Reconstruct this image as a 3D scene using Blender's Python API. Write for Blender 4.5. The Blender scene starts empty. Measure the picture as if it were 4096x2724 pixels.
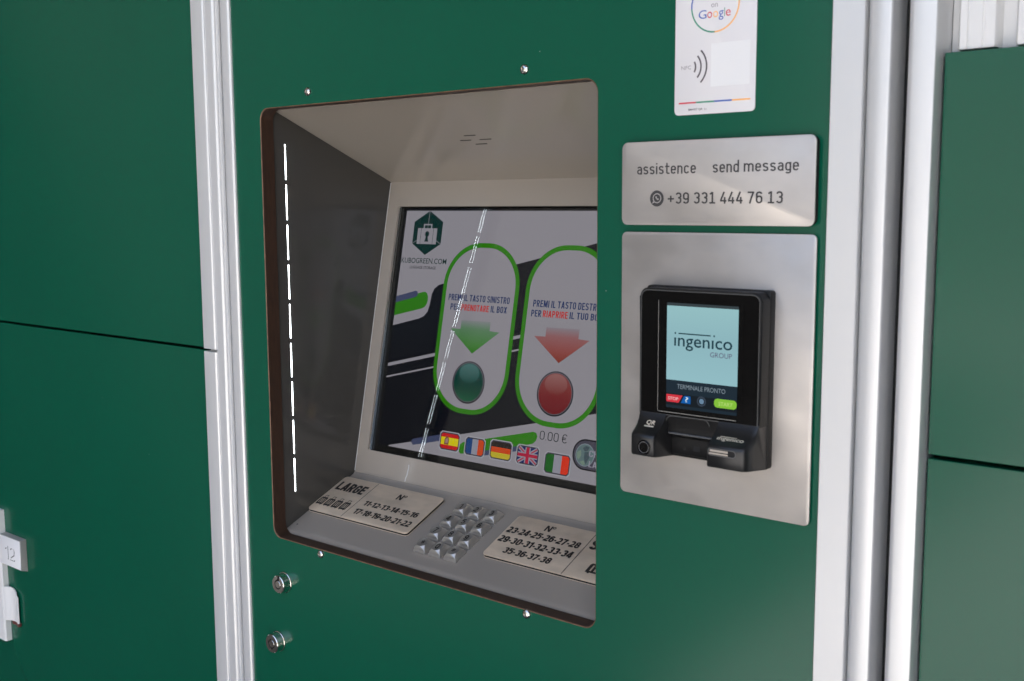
import bpy, bmesh, math, random
from mathutils import Vector, Matrix

sc = bpy.context.scene
C = sc.collection
R = math.radians

# ------------------------------------------------------------------ camera
cam_d = bpy.data.cameras.new('camera')
cam = bpy.data.objects.new('camera', cam_d)
C.objects.link(cam)
rx = Vector((0.77289257, 0.63451643, -0.00509685))
dn = Vector((0.0746877, -0.09894638, -0.99228593))
fw = Vector((-0.63012603, 0.76654975, -0.1238655))
CAM = Vector((0.8, -0.8, 1.5))
m3 = Matrix((rx, -dn, -fw)).transposed()
cam.matrix_world = Matrix.Translation(CAM) @ m3.to_4x4()
cam_d.sensor_fit = 'HORIZONTAL'
cam_d.sensor_width = 36.0
cam_d.lens = 4391.528 / 4096 * 36
cam_d.clip_start = 0.02
cam_d.clip_end = 400
cam_d.dof.use_dof = True
cam_d.dof.focus_distance = 1.28
cam_d.dof.aperture_fstop = 15.0
sc.camera = cam

# ------------------------------------------------------------------ world, sun, exposure
SUN_EL, SUN_AZ = R(50), R(65)          # azimuth from +Y (behind the lockers) towards +X
w = bpy.data.worlds.new('World')
sc.world = w
w.use_nodes = True
nt = w.node_tree
bg = nt.nodes['Background']
sky = nt.nodes.new('ShaderNodeTexSky')
sky.sky_type = 'NISHITA'
sky.sun_disc = False
sky.sun_elevation = SUN_EL
sky.sun_rotation = SUN_AZ
sky.dust_density = 6.0
sky.air_density = 1.0
sky.ozone_density = 0.3
nt.links.new(sky.outputs[0], bg.inputs[0])
bg.inputs[1].default_value = 0.15
sd = bpy.data.lights.new('sun', 'SUN')
sd.energy = 4.6
sd.angle = R(0.5)
sd.color = (1.0, 0.98, 0.96)
sun = bpy.data.objects.new('sun', sd)
C.objects.link(sun)
sdir = Vector((math.sin(SUN_AZ) * math.cos(SUN_EL), math.cos(SUN_AZ) * math.cos(SUN_EL), math.sin(SUN_EL)))
sun.rotation_euler = sdir.to_track_quat('Z', 'Y').to_euler()
sun.location = (6, 4, 8)
vs = sc.view_settings
vs.view_transform = 'Standard'
vs.look = 'None'
vs.exposure = 2.0
vs.gamma = 1.0
vs.use_curve_mapping = False
sc.cycles.use_denoising = True
sc.cycles.max_bounces = 10
sc.cycles.transmission_bounces = 8
sc.cycles.sample_clamp_indirect = 6.0

# ------------------------------------------------------------------ materials
def s2l(c):
    return tuple(((v / 255) / 12.92 if v / 255 <= 0.04045 else ((v / 255 + 0.055) / 1.055) ** 2.4) for v in c)

MATS = {}
def mat(name, col=(0.5, 0.5, 0.5), rough=0.5, metal=0.0, spec=0.5, emit=None, estr=1.0, bump=None, vary=None,
        rvary=None, coat=0.0, aniso=0.0):
    """bump/vary/rvary = (scale xyz, amount): noise driven relief, colour and gloss variation in object space"""
    if name in MATS:
        return MATS[name]
    m = bpy.data.materials.new(name)
    m.use_nodes = True
    t = m.node_tree
    b = t.nodes['Principled BSDF']
    b.inputs['Base Color'].default_value = (*col, 1)
    b.inputs['Roughness'].default_value = rough
    b.inputs['Metallic'].default_value = metal
    b.inputs['Specular IOR Level'].default_value = spec
    b.inputs['Coat Weight'].default_value = coat
    b.inputs['Coat Roughness'].default_value = 0.12
    if aniso:
        b.inputs['Anisotropic'].default_value = aniso
    if emit:
        b.inputs['Emission Color'].default_value = (*emit, 1)
        b.inputs['Emission Strength'].default_value = estr
    def noise(sc_, detail=4.0):
        tc = t.nodes.new('ShaderNodeTexCoord')
        mp = t.nodes.new('ShaderNodeMapping')
        mp.inputs['Scale'].default_value = sc_
        n = t.nodes.new('ShaderNodeTexNoise')
        n.inputs['Scale'].default_value = 1.0
        n.inputs['Detail'].default_value = detail
        t.links.new(tc.outputs['Object'], mp.inputs[0])
        t.links.new(mp.outputs[0], n.inputs['Vector'])
        return n
    def remap(n, lo, hi):
        r = t.nodes.new('ShaderNodeMapRange')
        r.inputs['From Min'].default_value = 0.3
        r.inputs['From Max'].default_value = 0.7
        r.inputs['To Min'].default_value = lo
        r.inputs['To Max'].default_value = hi
        t.links.new(n.outputs['Fac'], r.inputs['Value'])
        return r
    if bump:
        n = noise(bump[0])
        bp = t.nodes.new('ShaderNodeBump')
        bp.inputs['Strength'].default_value = bump[1]
        bp.inputs['Distance'].default_value = 0.0006
        t.links.new(n.outputs['Fac'], bp.inputs['Height'])
        t.links.new(bp.outputs[0], b.inputs['Normal'])
    if vary:
        r = remap(noise(vary[0]), 1 - vary[1], 1 + vary[1])
        mx = t.nodes.new('ShaderNodeVectorMath')
        mx.operation = 'SCALE'
        mx.inputs[0].default_value = col
        t.links.new(r.outputs[0], mx.inputs['Scale'])
        t.links.new(mx.outputs[0], b.inputs['Base Color'])
    if rvary:
        r = remap(noise(rvary[0], 6.0), max(0.02, rough - rvary[1]), rough + rvary[1])
        t.links.new(r.outputs[0], b.inputs['Roughness'])
    MATS[name] = m
    return m

GREEN = mat('green_laminate', (0.0008, 0.088, 0.047), 0.20, spec=0.42, vary=((3, 3, 3), 0.04), rvary=((4, 4, 4), 0.02))
def dust(m):
    t = m.node_tree
    b = t.nodes['Principled BSDF']
    src = b.inputs['Base Color'].links[0].from_socket
    tc = t.nodes.new('ShaderNodeTexCoord')
    vo = t.nodes.new('ShaderNodeTexVoronoi')
    vo.inputs['Scale'].default_value = 16.0
    t.links.new(tc.outputs['Object'], vo.inputs['Vector'])
    lt = t.nodes.new('ShaderNodeMath'); lt.operation = 'LESS_THAN'; lt.inputs[1].default_value = 0.009
    t.links.new(vo.outputs['Distance'], lt.inputs[0])
    mx = t.nodes.new('ShaderNodeMix'); mx.data_type = 'RGBA'
    mul = t.nodes.new('ShaderNodeMath'); mul.operation = 'MULTIPLY'; mul.inputs[1].default_value = 0.55
    t.links.new(lt.outputs[0], mul.inputs[0])
    t.links.new(mul.outputs[0], mx.inputs['Factor'])
    t.links.new(src, mx.inputs[6])
    mx.inputs[7].default_value = (0.35, 0.36, 0.33, 1)
    t.links.new(mx.outputs[2], b.inputs['Base Color'])
dust(GREEN)
CORE = mat('laminate_core', (0.040, 0.017, 0.008), 0.55, vary=((60, 400, 60), 0.25))
COREC = mat('laminate_chamfer', (0.17, 0.090, 0.048), 0.6, vary=((90, 90, 90), 0.35))
ALU = mat('satin_aluminium', (0.72, 0.72, 0.715), 0.36, 0.42)
ALUW = mat('white_coated_metal', (0.78, 0.77, 0.75), 0.45, 0.0, vary=((30, 30, 2), 0.02))
PAINT = mat('grey_bay_paint', (0.318, 0.282, 0.242), 0.17, rvary=((25, 25, 25), 0.025))
PAINT_SHADED = mat('shaded_bay_paint', (0.056, 0.053, 0.048), 0.13)  # bay paint darkened: the side walls' shade is put into the colour
SLOTB = mat('slot_black', (0.006, 0.006, 0.006), 0.8)
STEEL = mat('brushed_steel', (0.560, 0.525, 0.49), 0.50, 0.75, bump=((30, 30, 1100), 0.03), vary=((11, 11, 17), 0.10), rvary=((26, 26, 40), 0.10))
STEELW = mat('worn_steel', (0.73, 0.60, 0.46), 0.5, 0.35, bump=((25, 700, 700), 0.06), vary=((30, 60, 60), 0.12), rvary=((25, 120, 120), 0.1))
INK = mat('engraved_black', (0.018, 0.015, 0.013), 0.6)
INKG = mat('engraved_and_shade_grey', (0.045, 0.042, 0.042), 0.6)
KEYM = mat('key_chrome', (0.52, 0.495, 0.455), 0.28, 0.70)
CHROME = mat('polished_nickel', (0.72, 0.69, 0.64), 0.12, 1.0)
BLK = mat('black_plastic', (0.007, 0.007, 0.0072), 0.42, spec=0.3, bump=((1500, 1500, 1500), 0.05))
BLKG = mat('gloss_black', (0.0025, 0.0025, 0.0025), 0.09, spec=0.22, rvary=((60, 60, 60), 0.04))
RIM = mat('dark_rim', (0.06, 0.06, 0.058), 0.35)
FOAM = mat('black_foam', (0.006, 0.006, 0.006), 0.9)
CARD = mat('card_white', (0.78, 0.755, 0.755), 0.38)
CARDW = mat('card_bright_white', (0.84, 0.83, 0.82), 0.38)
GOLD = mat('pale_gold_print', (0.78, 0.70, 0.56), 0.4)
BADGE = mat('badge_white', (0.84, 0.83, 0.83), 0.42)
BADGES = mat('badge_side', (0.40, 0.38, 0.36), 0.5)
RUST = mat('brown_plug', (0.12, 0.03, 0.025), 0.55)
LED = mat('led_light', (0.8, 0.8, 0.8), 0.5, emit=(0.86, 0.95, 1.0), estr=5.5)

def printm(name, rgb):
    return mat('print_' + name, s2l(rgb), 0.42)

def glow(name, rgb, k=1.0):
    """a lit screen colour; rgb is what the screen shows"""
    e = s2l(rgb)
    return mat('screen_' + name, (0.0, 0.0, 0.0), 0.6, spec=0.0, emit=tuple(v * k for v in e), estr=SCREEN)

SCREEN = 1.0 / (2 ** vs.exposure)

def glow_ramp(name, stops, z0, z1, axis='Z'):
    """screen colour running between stops over world heights z0..z1"""
    m = bpy.data.materials.new('screen_' + name)
    m.use_nodes = True
    t = m.node_tree
    b = t.nodes['Principled BSDF']
    b.inputs['Base Color'].default_value = (0, 0, 0, 1)
    b.inputs['Specular IOR Level'].default_value = 0
    tc = t.nodes.new('ShaderNodeTexCoord')
    sp = t.nodes.new('ShaderNodeSeparateXYZ')
    t.links.new(tc.outputs['Object'], sp.inputs[0])
    mr = t.nodes.new('ShaderNodeMapRange')
    mr.inputs['From Min'].default_value = z0
    mr.inputs['From Max'].default_value = z1
    t.links.new(sp.outputs[axis], mr.inputs['Value'])
    cr = t.nodes.new('ShaderNodeValToRGB')
    el = cr.color_ramp.elements
    while len(el) < len(stops):
        el.new(0.5)
    for e_, (p, c) in zip(el, stops):
        e_.position = p
        e_.color = (*s2l(c), 1)
    t.links.new(mr.outputs[0], cr.inputs[0])
    t.links.new(cr.outputs[0], b.inputs['Emission Color'])
    b.inputs['Emission Strength'].default_value = SCREEN
    return m

def glass_mat():
    m = bpy.data.materials.new('screen_glass')
    m.use_nodes = True
    t = m.node_tree
    t.nodes.remove(t.nodes['Principled BSDF'])
    g = t.nodes.new('ShaderNodeBsdfGlass')
    g.inputs['Roughness'].default_value = 0.0
    g.inputs['IOR'].default_value = 1.42
    g.inputs['Color'].default_value = (0.96, 0.97, 0.97, 1)
    t.links.new(g.outputs[0], t.nodes['Material Output'].inputs[0])
    return m
GLASS = glass_mat()

# ------------------------------------------------------------------ builders
def thing(name, label, cat, loc, group=None):
    o = bpy.data.objects.new(name, None)
    o.empty_display_size = 0.05
    C.objects.link(o)
    o.location = loc
    o['label'] = label
    o['category'] = cat
    if group:
        o['group'] = group
    return o

def world_loc(p):
    v = Vector((0, 0, 0))
    while p is not None:
        v += p.location
        p = p.parent
    return v

def link(name, mesh, m, parent=None, loc=None, label=None, smooth=False):
    """loc None: the mesh is in world coordinates; else it is local to loc (world)"""
    if m and not mesh.materials:
        mesh.materials.append(m)
    if smooth:
        for p in mesh.polygons:
            p.use_smooth = True
    o = bpy.data.objects.new(name, mesh)
    C.objects.link(o)
    pl = world_loc(parent)
    if parent:
        o.parent = parent
    o.location = (Vector(loc) if loc is not None else Vector((0, 0, 0))) - pl
    if label:
        o['label'] = label
    return o

def to_mesh(bm, name='m'):
    me = bpy.data.meshes.new(name)
    bmesh.ops.recalc_face_normals(bm, faces=bm.faces)
    bm.to_mesh(me)
    bm.free()
    return me

def sharp(me, ang=35):
    try:
        me.shade_smooth()
    except Exception:
        for p in me.polygons:
            p.use_smooth = True
    me.set_sharp_from_angle(angle=R(ang))
    return me

def box_bm(x0, x1, y0, y1, z0, z1, bev=0.0, seg=2, sel=None):
    bm = bmesh.new()
    bmesh.ops.create_cube(bm, size=1.0, matrix=Matrix.Translation(((x0 + x1) / 2, (y0 + y1) / 2, (z0 + z1) / 2)) @
                          Matrix.Diagonal((x1 - x0, y1 - y0, z1 - z0, 1)))
    if bev:
        es = [e for e in bm.edges if sel is None or sel(e)]
        bmesh.ops.bevel(bm, geom=es, offset=bev, segments=seg, affect='EDGES', profile=0.5)
    return bm

def box(name, m, parent, x0, x1, y0, y1, z0, z1, bev=0.0, seg=2, label=None):
    me = to_mesh(box_bm(x0, x1, y0, y1, z0, z1, bev, seg), name)
    if bev:
        sharp(me, 40)
    return link(name, me, m, parent, label=label)

class Frame:
    """local axes a (right), b (up), n (out of the surface) at an origin"""
    def __init__(s, o, a, b):
        s.o, s.a, s.b = Vector(o), Vector(a).normalized(), Vector(b).normalized()
        s.n = s.a.cross(s.b)
    def p(s, a, b, h=0.0):
        return s.o + s.a * a + s.b * b + s.n * h

def flat(name, m, parent, fr, pts, h, label=None):
    """one flat print of outline pts lying h above the frame's surface"""
    bm = bmesh.new()
    vs_ = [bm.verts.new(fr.p(a, b, h)) for a, b in pts]
    f = bm.faces.new(vs_)
    bm.normal_update()
    bmesh.ops.triangulate(bm, faces=[f], ngon_method='EAR_CLIP')
    me = bpy.data.meshes.new(name)
    bm.to_mesh(me)
    bm.free()
    return link(name, me, m, parent, label=label)

def flats(name, m, parent, fr, polys, h, label=None):
    bm = bmesh.new()
    for pts in polys:
        f = bm.faces.new([bm.verts.new(fr.p(a, b, h)) for a, b in pts])
    bm.normal_update()
    bmesh.ops.triangulate(bm, faces=bm.faces[:], ngon_method='EAR_CLIP')
    me = bpy.data.meshes.new(name)
    bm.to_mesh(me)
    bm.free()
    return link(name, me, m, parent, label=label)

def rrect(x0, y0, x1, y1, r, n=6):
    out = []
    for cx, cy, a0 in ((x1 - r, y1 - r, 0), (x0 + r, y1 - r, 90), (x0 + r, y0 + r, 180), (x1 - r, y0 + r, 270)):
        for i in range(n + 1):
            a = R(a0 + 90 * i / n)
            out.append((cx + r * math.cos(a), cy + r * math.sin(a)))
    return out

def ell(cx, cy, rx_, ry_=None, n=32, a0=0, a1=360):
    ry_ = rx_ if ry_ is None else ry_
    full = abs(a1 - a0) >= 360
    k = n if full else n + 1
    return [(cx + rx_ * math.cos(R(a0 + (a1 - a0) * i / n)), cy + ry_ * math.sin(R(a0 + (a1 - a0) * i / n))) for i in range(k)]

def arcband(cx, cy, r0, r1, a0, a1, n=20):
    return ell(cx, cy, r1, n=n, a0=a0, a1=a1) + ell(cx, cy, r0, n=n, a0=a1, a1=a0)

def ring(name, m, parent, fr, outer, inner, h, label=None):
    n = len(outer)
    bm = bmesh.new()
    o = [bm.verts.new(fr.p(a, b, h)) for a, b in outer]
    i = [bm.verts.new(fr.p(a, b, h)) for a, b in inner]
    for k in range(n):
        bm.faces.new((o[k], o[(k + 1) % n], i[(k + 1) % n], i[k]))
    me = bpy.data.meshes.new(name)
    bm.to_mesh(me)
    bm.free()
    return link(name, me, m, parent, label=label)

def slab(name, m, parent, fr, pts, h0, h1, bev=0.0, label=None, seg=2):
    """outline pts extruded from h0 (back) to h1 (front); front edge rounded by bev"""
    bm = bmesh.new()
    b = [bm.verts.new(fr.p(x, y, h0)) for x, y in pts]
    t = [bm.verts.new(fr.p(x, y, h1)) for x, y in pts]
    n = len(pts)
    bm.faces.new(b[::-1])
    tf = bm.faces.new(t)
    for k in range(n):
        bm.faces.new((b[k], b[(k + 1) % n], t[(k + 1) % n], t[k]))
    if bev:
        bmesh.ops.bevel(bm, geom=list(tf.edges), offset=bev, segments=seg, affect='EDGES', profile=0.5)
    me = to_mesh(bm, name)
    sharp(me, 40)
    return link(name, me, m, parent, label=label)

_capcache = {}
def text_mesh(body, bold=0.0, shear=0.0, spacing=1.0, res=3, extrude=0.0):
    cu = bpy.data.curves.new('lettering', 'FONT')
    cu.body = body
    cu.size = 1.0
    cu.offset = bold
    cu.shear = shear
    cu.space_character = spacing
    cu.resolution_u = res
    cu.extrude = extrude
    ob = bpy.data.objects.new('lettering', cu)
    C.objects.link(ob)
    dg = bpy.context.evaluated_depsgraph_get()
    me = bpy.data.meshes.new_from_object(ob.evaluated_get(dg))
    bpy.data.objects.remove(ob)
    bpy.data.curves.remove(cu)
    return me

def text(name, m, parent, fr, body, x0, x1, b0, b1, h, bold=0.0, shear=0.0, spacing=1.0, ref='H', relief=0.0, label=None):
    """lettering fitted between x0..x1; baseline b0, top of the ref letter b1"""
    key = (ref, bold)
    if key not in _capcache:
        rm = text_mesh(ref, bold)
        ys = [v.co.y for v in rm.vertices]
        _capcache[key] = (min(ys), max(ys))
    lo, hi = _capcache[key]
    me = text_mesh(body, bold, shear, spacing, extrude=0.5 if relief else 0.0)
    xs = [v.co.x for v in me.vertices]
    a, b = min(xs), max(xs)
    for v in me.vertices:
        x = x0 + (v.co.x - a) / (b - a) * (x1 - x0)
        y = b0 + (v.co.y - lo) / (hi - lo) * (b1 - b0)
        v.co = fr.p(x, y, h + (v.co.z * relief if relief else 0.0))
    me.materials.clear()
    return link(name, me, m, parent, label=label)

# ------------------------------------------------------------------ drawn lettering: condensed grotesque built from strokes
def _arc(cx, cy, rx_, ry_, a0, a1, n=6):
    return [(cx + rx_ * math.cos(R(a0 + (a1 - a0) * i / n)), cy + ry_ * math.sin(R(a0 + (a1 - a0) * i / n))) for i in range(n + 1)]

def glyph(ch, w, t, foot=False):
    """centre lines of one letter, cap height 1, advance box width w, stroke t"""
    h = t / 2
    l, r, b, u_ = h, w - h, h, 1 - h
    m = .5
    q = (w - t) / 2
    k = min(q, .30)
    c = w / 2
    X = .74                       # x height
    xu = X - h
    def bowl(x0, y0, x1, y1, kk=None):
        kx = (x1 - x0) / 2
        ky = min((y1 - y0) / 2, kk or k)
        return (_arc(x1 - kx, y1 - ky, kx, ky, 0, 90) + _arc(x0 + kx, y1 - ky, kx, ky, 90, 180) +
                _arc(x0 + kx, y0 + ky, kx, ky, 180, 270) + _arc(x1 - kx, y0 + ky, kx, ky, 270, 360) + [(x1, y1 - ky)])
    d = ch
    if d in '0O': return [bowl(l, b, r, u_)], w
    if d == '1':
        if foot:
            return [[(c * 1.05, 0), (c * 1.05, 1)], [(c * 1.05 - h * .2, 1 - h * .6), (w * .12, .80)], [(w * .05, b), (w * .98, b)]], w
        w1 = w * .66
        return [[(w1 - h, 0), (w1 - h, 1)], [(w1 - t * .9, .90 - h * .3), (0, .78 - h * .2)]], w1
    if d == '2': return [_arc(c, u_ - k, q, k, 165, 0) + [(r, u_ - k - .06)] + [(r - q * .12, .46), (l + q * .05, .20), (l, b)], [(l - h, b), (w, b)]], w
    if d == '3': return [_arc(c, u_ - k, q, k, 165, 0) + _arc(c, .54 + k * .55, q, k * .55, 0, -90, 4), [(c - q * .15, .53), (c + q * .1, .53)], _arc(c, .52 - k * .55, q, k * .55, 90, 0, 4) + _arc(c, b + k, q, k, 0, -165)], w
    if d == '4': return [[(w * .62, 1), (h * .7, .26)], [(0, .24), (w, .24)], [(w * .72, 0), (w * .72, .55 if foot else 1)]], w
    if d == '5': return [[(w * .96, u_), (l + h * .2, u_)], [(l + h * .2, 1), (l, .50)], _arc(c, .62 - k * .8, q, k * .8, 150, 0) + _arc(c, b + k, q, k, 0, -165)], w
    if d == '6': return [_arc(c, u_ - k, q, k, 15, 90) + _arc(c, u_ - k, q, k, 90, 180) + _arc(c, b + k, q, k, 180, 360) + _arc(c, .60 - k * .8, q, k * .8, 0, 170)], w
    if d == '9': return [_arc(c, b + k, q, k, 195, 270) + _arc(c, b + k, q, k, 270, 360) + _arc(c, u_ - k, q, k, 0, 180) + _arc(c, .40 + k * .8, q, k * .8, 180, 350)], w
    if d == '7': return [[(0, u_), (w, u_)], [(r, 1 - t * .5), (w * .55, .45), (w * .34, 0)]], w
    if d == '8': return [bowl(l + t * .06, .53, r - t * .06, u_), bowl(l, b, r, .55)], w
    if d == '-':
        w1 = w * .52
        return [[(w1 * .08, .40), (w1 * .92, .40)]], w1
    if d == '+': return [[(0, .44), (w * 1.05, .44)], [(w * .525, .16), (w * .525, .72)]], w * 1.05
    if d == '.': return [[(0, t * .5), (t, t * .5)]], t
    if d == ' ': return [], w * .50
    if d == 'A': return [[(h * .8, 0), (w * .54 - h * .1, 1)], [(w * 1.08 - h * .8, 0), (w * .54 + h * .1, 1)], [(w * .22, .27), (w * .86, .27)]], w * 1.08
    if d == 'B': return [[(l, 0), (l, 1)], [(l, u_), (r - k, u_)] + _arc(r - k, (u_ + .53) / 2, k, (u_ - .53) / 2, 90, -90), [(l, .53), (r - k, .53)] + _arc(r - k, (b + .53) / 2, k, (.53 - b) / 2, 90, -90) + [(l, b)]], w
    if d == 'C': return [_arc(c, u_ - k, q, k, 0, 180) + _arc(c, b + k, q, k, 180, 360), [(r, u_ - k), (r, .64)], [(r, b + k), (r, .36)]], w
    if d == 'D': return [[(l, 0), (l, 1)], [(l, u_), (r - k, u_)] + _arc(r - k, u_ - k, k, k, 90, 0) + _arc(r - k, b + k, k, k, 0, -90) + [(l, b)]], w
    if d == 'E': return [[(l, 0), (l, 1)], [(l, u_), (w * .9, u_)], [(l, .52), (w * .82, .52)], [(l, b), (w * .9, b)]], w * .9
    if d == 'G': return [_arc(c, u_ - k, q, k, 0, 180) + _arc(c, b + k, q, k, 180, 360) + [(r, .48)], [(r + h, .48), (c, .48)], [(r, u_ - k), (r, .66)]], w
    if d == 'H': return [[(l, 0), (l, 1)], [(r, 0), (r, 1)], [(l, .52), (r, .52)]], w
    if d == 'I': return [[(h, 0), (h, 1)]], t
    if d == 'K': return [[(l, 0), (l, 1)], [(w * .98 - h, 1), (l + h, .42)], [(l + t, .58), (w - h * .8, 0)]], w
    if d == 'L': return [[(l, 0), (l, 1)], [(l, b), (w * .86, b)]], w * .86
    if d == 'M': return [[(l, 0), (l, 1)], [(w * 1.3 - h, 0), (w * 1.3 - h, 1)], [(l + h * .6, 1 - h * .3), (w * .65, .05)], [(w * 1.3 - h * 1.6, 1 - h * .3), (w * .65, .05)]], w * 1.3
    if d == 'N':
        w1 = w * (1.35 if t > .18 else 1.08)
        r1 = w1 - h * .8
        return [[(h * .8, 0), (h * .8, 1)], [(r1, 0), (r1, 1)], [(h * 1.1, 1 - h * .3), (r1 - h * .3, h * .3)]], w1
    if d == 'P': return [[(l, 0), (l, 1)], [(l, u_), (r - k, u_)] + _arc(r - k, (u_ + .46) / 2, k, (u_ - .46) / 2, 90, -90) + [(l, .46)]], w
    if d == 'R': return [[(l, 0), (l, 1)], [(l, u_), (r - k, u_)] + _arc(r - k, (u_ + .48) / 2, k, (u_ - .48) / 2, 90, -90) + [(l, .48)], [(c, .48), (r, 0)]], w
    if d == 'S': return [_arc(c, u_ - k, q, k, 5, 180) + [(l, .68), (l + q * .25, .58), (r - q * .25, .44), (r, .34)] + _arc(c, b + k, q, k, 0, -175)], w
    if d == 'T': return [[(0, u_), (w, u_)], [(c, 0), (c, 1)]], w
    if d == 'U': return [[(l, 1)] + _arc(c, b + k, q, k, 180, 360) + [(r, 1)]], w
    if d == 'X': return [[(h * .9, 0), (w - h * .9, 1)], [(w - h * .9, 0), (h * .9, 1)]], w
    if d == '\u00b0':
        s_ = .15
        return [_arc(s_ + .05, 1 - s_ - .05, s_, s_, 0, 364, 16)], (s_ + .05) * 2
    if d == '\u20ac': return [_arc(c + q * .1, u_ - k, q, k, 20, 180) + _arc(c + q * .1, b + k, q, k, 180, 340), [(-.03, .58), (w * .8, .58)], [(-.03, .42), (w * .76, .42)]], w
    kx = min(q, .26)
    if d == 'a': return [_arc(c, xu - kx, q, kx, 160, 0) + [(r, 0)], [(r, .42), (c, .42)] + _arc(c, (.42 + b) / 2, q, (.42 - b) / 2, 90, 270) + [(c + q * .3, b), (r, .16)]], w
    if d == 'c': return [_arc(c, xu - kx, q, kx, 15, 180) + _arc(c, b + kx, q, kx, 180, 345)], w
    if d == 'e': return [[(l, .38), (r, .38)] + _arc(c, xu - kx, q, kx, 0, 180) + _arc(c, b + kx, q, kx, 180, 340)], w
    if d == 's': return [_arc(c, xu - kx * .8, q, kx * .8, 15, 180) + [(l + q * .25, .42), (r - q * .25, .33)] + _arc(c, b + kx * .8, q, kx * .8, 0, -165)], w
    if d == 'n': return [[(l, 0), (l, X)], _arc(c, xu - kx, q, kx, 180, 0) + [(r, 0)]], w
    if d == 'm': return [[(l, 0), (l, X)], _arc(c, xu - kx, q, kx, 180, 0) + [(r, 0)], [(x + 2 * q, y) for x, y in _arc(c, xu - kx, q, kx, 180, 0) + [(r, 0)]]], w + 2 * q
    if d == 'd': return [[(r, 0), (r, 1.06)], _arc(c, xu - kx, q, kx, 0, 180) + _arc(c, b + kx, q, kx, 180, 360)], w
    if d == 'g': return [_arc(c, xu - kx, q, kx, 0, 180) + _arc(c, b + kx, q, kx, 180, 360), [(r, X)] + _arc(c, -.25 + h + kx * .7, q, kx * .7, 0, -160)], w
    if d == 'i': return [[(h, 0), (h, X)], [(h, X + .14), (h, X + .14 + t)]], t
    if d == 't': return [[(w * .34, 1)] + _arc(w * .34 + q * .6, b + kx * .6, q * .6, kx * .6, 180, 270) + [(w * .86, b)], [(0, X - h), (w * .84, X - h)]], w * .84
    return [], w

def stroke_faces(bm, pts, t, f):
    pts = [p for i, p in enumerate(pts) if i == 0 or (Vector(p) - Vector(pts[i - 1])).length > 1e-5]
    n = len(pts)
    L, Rr = [], []
    for i in range(n):
        p = Vector(pts[i])
        d0 = (p - Vector(pts[i - 1])) if i else None
        d1 = (Vector(pts[i + 1]) - p) if i < n - 1 else None
        if d0 is not None and d0.length < 1e-7:
            d0 = d1
        if d1 is not None and d1.length < 1e-7:
            d1 = d0
        d0 = d0 if d0 is not None else d1
        d1 = d1 if d1 is not None else d0
        a, b = d0.normalized(), d1.normalized()
        m = (a + b)
        m = m.normalized() if m.length > 1e-6 else a
        nrm = Vector((-m.y, m.x))
        s = 1 / max(.5, nrm.dot(Vector((-a.y, a.x))))
        L.append(bm.verts.new(f(*(p + nrm * t / 2 * s))))
        Rr.append(bm.verts.new(f(*(p - nrm * t / 2 * s))))
    for i in range(n - 1):
        bm.faces.new((Rr[i], Rr[i + 1], L[i + 1], L[i]))

def sign(name, m, parent, fr, body, x0, x1, b0, b1, h, w=.46, t=.12, gap=.10, foot=False, label=None):
    """drawn lettering between x0..x1, baseline b0, cap top b1 (same stroke everywhere)"""
    pen, lay = 0.0, []
    for ch in body:
        g, adv = glyph(ch, w, t, foot)
        lay.append((pen, g, ch))
        pen += adv + (gap if ch != ' ' else 0.0)
    pen -= gap
    H_ = b1 - b0
    sx = (x1 - x0) / pen
    bm = bmesh.new()
    lv = 0
    for off, g, ch in lay:
        for j, st in enumerate(g):
            stroke_faces(bm, st, min(t, .10) if ch == '\u00b0' else t, lambda x, y, off=off, j=j: fr.p(x0 + (off + x) * sx, b0 + y * H_, h + j * 0.000012))
    me = bpy.data.meshes.new(name)
    bm.to_mesh(me)
    bm.free()
    return link(name, me, m, parent, label=label)

def prism_z(name, m, parent, pts, z0, z1, label=None, smooth_ang=25, loc=None):
    """plan outline (x, y) drawn up from z0 to z1"""
    bm = bmesh.new()
    b = [bm.verts.new((x, y, z0)) for x, y in pts]
    t = [bm.verts.new((x, y, z1)) for x, y in pts]
    n = len(pts)
    f1 = bm.faces.new(b[::-1])
    f2 = bm.faces.new(t)
    for k in range(n):
        bm.faces.new((b[k], b[(k + 1) % n], t[(k + 1) % n], t[k]))
    bmesh.ops.triangulate(bm, faces=[f1, f2])
    me = to_mesh(bm, name)
    sharp(me, smooth_ang)
    return link(name, me, m, parent, label=label)

def prism_x(name, m, parent, pts, x0, x1, bev=0.0, label=None, bevsel=None, bev2=0.0, ang=35):
    """side outline (y, z) drawn along x"""
    bm = bmesh.new()
    a = [bm.verts.new((x0, y, z)) for y, z in pts]
    b = [bm.verts.new((x1, y, z)) for y, z in pts]
    n = len(pts)
    fa = bm.faces.new(a)
    fb = bm.faces.new(b[::-1])
    for k in range(n):
        bm.faces.new((a[k], b[k], b[(k + 1) % n], a[(k + 1) % n]))
    if bev:
        bmesh.ops.bevel(bm, geom=list(fa.edges) + list(fb.edges), offset=bev, segments=3, affect='EDGES', profile=0.5)
    me = to_mesh(bm, name)
    sharp(me, ang)
    return link(name, me, m, parent, label=label)

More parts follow.
